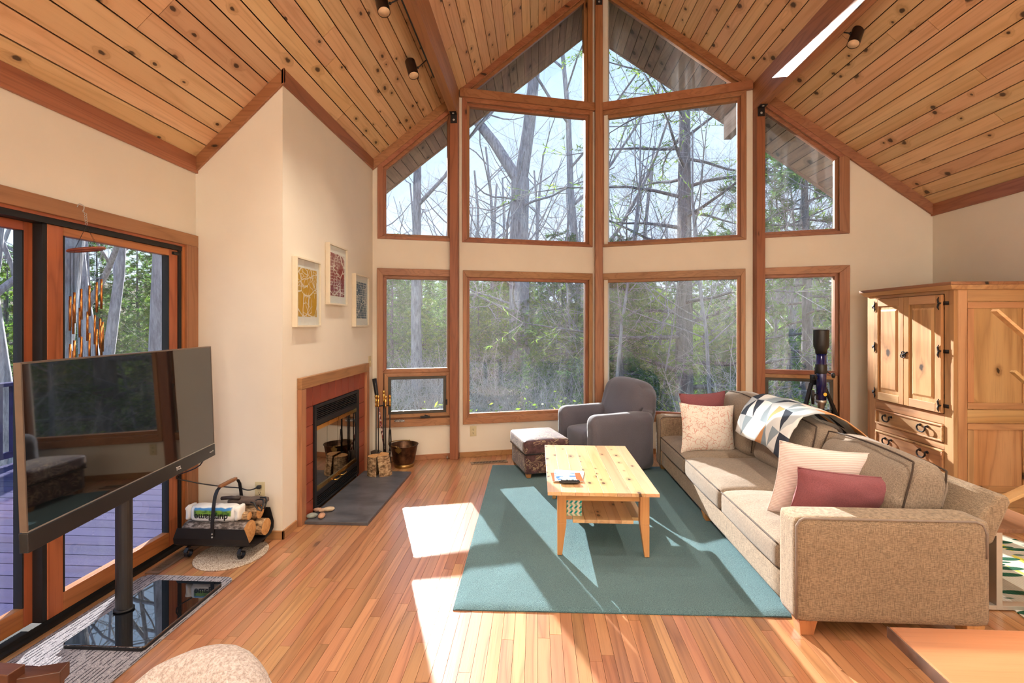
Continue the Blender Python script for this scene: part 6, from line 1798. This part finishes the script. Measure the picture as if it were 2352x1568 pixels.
# pine with level boughs
def pine(seed, H_, r0, first, nb, needle_n, blen, droop=-.02, key='pine', nm='needle', size=.10):
    T = Tree(seed); r = T.r
    pts = [Vector((.05 * vnoise(z * .3, seed), .05 * vnoise(seed, z * .3), z)) for z in [H_ * i / 10 for i in range(11)]]
    T.w.tube(pts, [r0 * (1 - .85 * i / 10) for i in range(11)], 9, cap=False)
    tips = []
    for b in range(nb):
        f = first + (1 - first) * (b / nb) ** .9
        z = H_ * f; a = b * 2.4 + r.uniform(-.3, .3)
        L = blen * (1 - .8 * f) * r.uniform(.7, 1.15) + .3
        d = Vector((math.cos(a), math.sin(a), r.uniform(-.1, .25)))
        p = Vector((0, 0, z)); q = [p]; dd = d.normalized()
        for i in range(5):
            dd = T.dirv(dd + Vector((0, 0, droop * 2)), .10); q.append(q[-1] + dd * L / 5)
        rb = max(.012, r0 * .28 * (1 - f * .7))
        T.w.tube(q, [rb * (1 - .8 * i / 5) for i in range(6)], 4, cap=False)
        for j in range(1, 6):
            for s_ in range(3):
                sd = T.dirv((q[j] - q[j - 1]).normalized(), .55); l2 = L * r.uniform(.12, .3)
                e = q[j] + sd * l2
                T.t.tube([q[j], e], [.010, .004], 3, cap=False); tips.append((q[j], e))
    per = max(1, needle_n // max(1, len(tips)))
    for a_, e in tips:
        d0 = (e - a_)
        for _ in range(per):
            p = a_ + d0 * r.uniform(.2, 1.05)
            v = (d0.normalized() + Vector((r.gauss(0, 1), r.gauss(0, 1), r.gauss(0, .7)))).normalized() * size * r.uniform(.6, 1.3)
            w = v.cross(Vector((r.gauss(0, 1), r.gauss(0, 1), r.gauss(0, 1)))).normalized() * size * .11
            T.n.add([p - w, p + w, p + v], [(0, 1, 2)])
    proto(key, T, [('trunk', T.w, M['barkdark'], True), ('twigs', T.t, M['twig'], False), ('foliage', T.n, M[nm], False)])
pine(3, 17, .25, .10, 60, 9000, 4.6, 0, 'bigpine', 'needle', .14)
pine(8, 11, .16, .05, 70, 26000, 3.4, -.05, 'hemlock0', 'needle2', .20)
pine(9, 8, .12, .05, 60, 24000, 2.8, -.04, 'hemlock1', 'needle', .19)
for k in range(2):
    T = Tree(60 + k)
    T.limb(Vector((0, 0, 0)), Vector((0, 0, 1)), 8 + k, .055, 0, 3, .06, (9, 12), .12, .012)
    proto('sapling%d' % k, T, [('trunk', T.w, M['bark'], True), ('twigs', T.t, M['bark'], False)])
# undergrowth: bare brush and laurel
for k in range(3):
    T = Tree(70 + k); r = T.r
    for s_ in range(16):
        a = r.uniform(0, 6.28); d = Vector((math.cos(a) * .6, math.sin(a) * .6, r.uniform(.5, 1.2))).normalized()
        T.limb(Vector((math.cos(a) * .2, math.sin(a) * .2, 0)), d, r.uniform(1.4, 2.8), .014, 1, 3, .02, (5, 8), .25)
    proto('brush%d' % k, T, [('stems', T.w, M['bark'], True), ('twigs', T.t, M['twig'], False)])
for k in range(2):
    T = Tree(90 + k); r = T.r
    for s_ in range(26):
        a = r.uniform(0, 6.28); d = Vector((math.cos(a) * .8, math.sin(a) * .8, r.uniform(.4, 1.2))).normalized()
        L = r.uniform(.6, 1.5); e = Vector((0, 0, 0)) + d * L
        T.w.tube([Vector((0, 0, 0)), d * L * .5 + Vector((0, 0, .05)), e], [.012, .009, .005], 4, cap=False)
        for _ in range(42):
            p = d * L * r.uniform(.35, 1.05) + Vector((r.gauss(0, .1), r.gauss(0, .1), r.gauss(0, .1)))
            v = Vector((r.gauss(0, 1), r.gauss(0, 1), r.gauss(.2, .6))).normalized() * r.uniform(.07, .12)
            w = v.cross(Vector((r.gauss(0, 1), r.gauss(0, 1), r.gauss(0, 1)))).normalized() * .022
            T.n.add([p, p + v * .5 + w, p + v, p + v * .5 - w], [(0, 1, 2, 3)])
    proto('laurel%d' % k, T, [('stems', T.w, M['bark'], True), ('foliage', T.n, M['leafgreen'], False)])

def at(px, dist):
    """a place on the ground in the direction of a photo column at the given distance"""
    r = ray(px, PY); r.z = 0; r.normalize()
    return r.x * dist, r.y * dist
sunv = Vector((sdir.x, sdir.y)).normalized()
def in_sun(x, y, h=9, rad=1.6):
    """is a tree here between the sun and the windows?"""
    for wx, wy in ((-1.3, 5.1), (0, 5.5), (1.5, 5.5), (2.8, 5.1)):
        d = Vector((x - wx, y - wy)); al = d.dot(sunv)
        if al > 0 and abs(d.x * sunv.y - d.y * sunv.x) < rad and al * math.tan(SUN_EL) < h: return True
    return False
x_, y_ = at(1192, 26.0); plant('forked', x_, y_, -.05, 1.5, 'forked_tree', 'thick bare tree forking in two in the upper left window', 'tree')
x_, y_ = at(1572, 17.0); plant('bigpine', x_, y_, .4, 1.3, 'pine_tree', 'tall pine with level boughs in the upper right window', 'tree')
for px, d_, key, sc, lab in ((340, 11, 'bare3', 1.0, 'bare tree with crooked trunk seen through the sliding door right pane'),
                             (48, 9.5, 'bare4', 1.25, 'thick bare trunk seen through the sliding door left pane'),
                             (958, 28, 'bare2', 1.6, 'bare trunk rising in the middle of the lower left side window'),
                             (1850, 16, 'hemlock0', 1.15, 'hemlock behind the telescope window'),
                             (1336, 21, 'bare1', 1.25, 'slender bare tree just left of the centre post')):
    x_, y_ = at(px, d_); plant(key, x_, y_, 1.1 * d_, sc, 'forest_tree', lab, 'tree')
rt = random.Random(21)
cnt = 0
SEEN = []
def scatter(n, rng, keys, scl, name, lab, cat, group, pxr=(860, 1960), avoid=True, h=13, rad=4.0):
    k = 0; tries = 0
    while k < n and tries < n * 30:
        tries += 1
        d_ = rt.uniform(*rng)
        x_, y_ = at(rt.uniform(*pxr), d_)
        if y_ < 8.5 and x_ > -7: continue
        if avoid and in_sun(x_, y_, h, rad): continue
        o_ = plant(rt.choice(keys), x_, y_, rt.uniform(0, 6.28), rt.uniform(*scl), name, lab, cat, group); k += 1
        SEEN.append((proj((x_, y_, 0))[0], name, o_))
bare = ['bare0', 'bare1', 'bare2', 'bare3', 'bare4']
scatter(24, (22, 48), bare, (.6, 1.1), 'forest_tree', 'grey bare-branched tree in the woods outside the windows', 'tree', 'bare trees in the woods')
scatter(46, (15, 44), ['hemlock0', 'hemlock1'], (.45, .85), 'evergreen_tree', 'dark green evergreen in the woods outside the windows', 'tree', 'evergreens in the woods', h=10, rad=3.0)
scatter(28, (12, 28), ['brush0', 'brush1', 'brush2'], (.8, 1.5), 'brush_shrub', 'pale leafless brush among the trees outside the windows', 'shrub', 'leafless brush in the woods', h=4, rad=2.0)
scatter(44, (8.6, 15), ['laurel0', 'laurel1'], (1.0, 1.7), 'laurel_shrub', 'yellow-green leafy shrub below the windows', 'shrub', 'leafy shrubs below the windows', h=2, rad=1.5)
scatter(20, (26, 60), ['hemlock0', 'hemlock1'], (.6, 1.0), 'evergreen_tree', 'dark green evergreen in the woods left of the centre post', 'tree', 'evergreens left of the centre post', pxr=(860, 1200), h=9, rad=3.0)
scatter(12, (14, 28), ['brush0', 'brush1', 'brush2'], (.9, 1.4), 'brush_shrub', 'pale leafless brush outside the windows left of the centre post', 'shrub', 'leafless brush left of the centre post', pxr=(860, 1250), h=3.5, rad=2.0)
scatter(12, (14, 24), ['sapling0', 'sapling1'], (.8, 1.2), 'bare_sapling', 'thin leafless sapling among the trees outside the windows', 'tree', 'saplings in the woods', pxr=(1050, 2000), h=7, rad=1.3)
scatter(14, (40, 62), bare, (1.0, 1.4), 'forest_tree', 'tall grey bare tree far off left of the centre post', 'tree', 'far bare trees left of the centre post', pxr=(840, 1330), h=13.5, rad=3.0)
# woods beyond the deck on the left
scatter(11, (11, 34), bare, (.7, 1.1), 'forest_tree', 'grey bare-branched tree in the woods beyond the deck', 'tree', 'bare trees beyond the deck', pxr=(-110, 425))
scatter(14, (26, 48), ['hemlock0', 'hemlock1'], (.6, .9), 'evergreen_tree', 'dark green evergreen in the woods beyond the deck', 'tree', 'evergreens beyond the deck', pxr=(-110, 425))
scatter(11, (9, 20), ['brush0', 'brush1', 'brush2'], (.9, 1.5), 'brush_shrub', 'pale leafless brush among the trees beyond the deck', 'shrub', 'leafless brush beyond the deck', pxr=(-110, 425))

# tell the scattered plants apart: by kind, by the window they stand behind, by their order from its left
ORD = 'leftmost second third fourth fifth sixth seventh eighth ninth tenth eleventh twelfth thirteenth fourteenth fifteenth sixteenth seventeenth eighteenth nineteenth twentieth'.split()
ORD += ['twenty-' + w for w in 'first second third fourth fifth sixth seventh eighth ninth'.split()] + ['thirtieth'] + ['thirty-' + w for w in 'first second third fourth fifth sixth seventh eighth ninth'.split()]
KINDS_ = {'forest_tree': 'grey bare-branched tree', 'evergreen_tree': 'dark green evergreen', 'brush_shrub': 'pale leafless brush', 'laurel_shrub': 'yellow-green leafy shrub', 'bare_sapling': 'thin leafless sapling'}
PLACES = ((500, 'the sliding door'), (1047, 'the side window by the fire tools'), (1372, 'the big windows left of the centre post'), (1740, 'the big windows right of the centre post'), (9999, 'the side window by the telescope'))
bins = {}
for px, nm, o_ in SEEN:
    bins.setdefault((nm, next(w for lim, w in PLACES if px < lim)), []).append((px, o_))
for (nm, w), lst in bins.items():
    for k, (px, o_) in enumerate(sorted(lst, key=lambda q: q[0])):
        o_['label'] = '%s %s %sbehind %s' % (ORD[min(k, len(ORD) - 1)], KINDS_[nm], 'from the left ' if k else '', w)
        o_['group'] = '%s behind %s' % (KINDS_[nm], w)
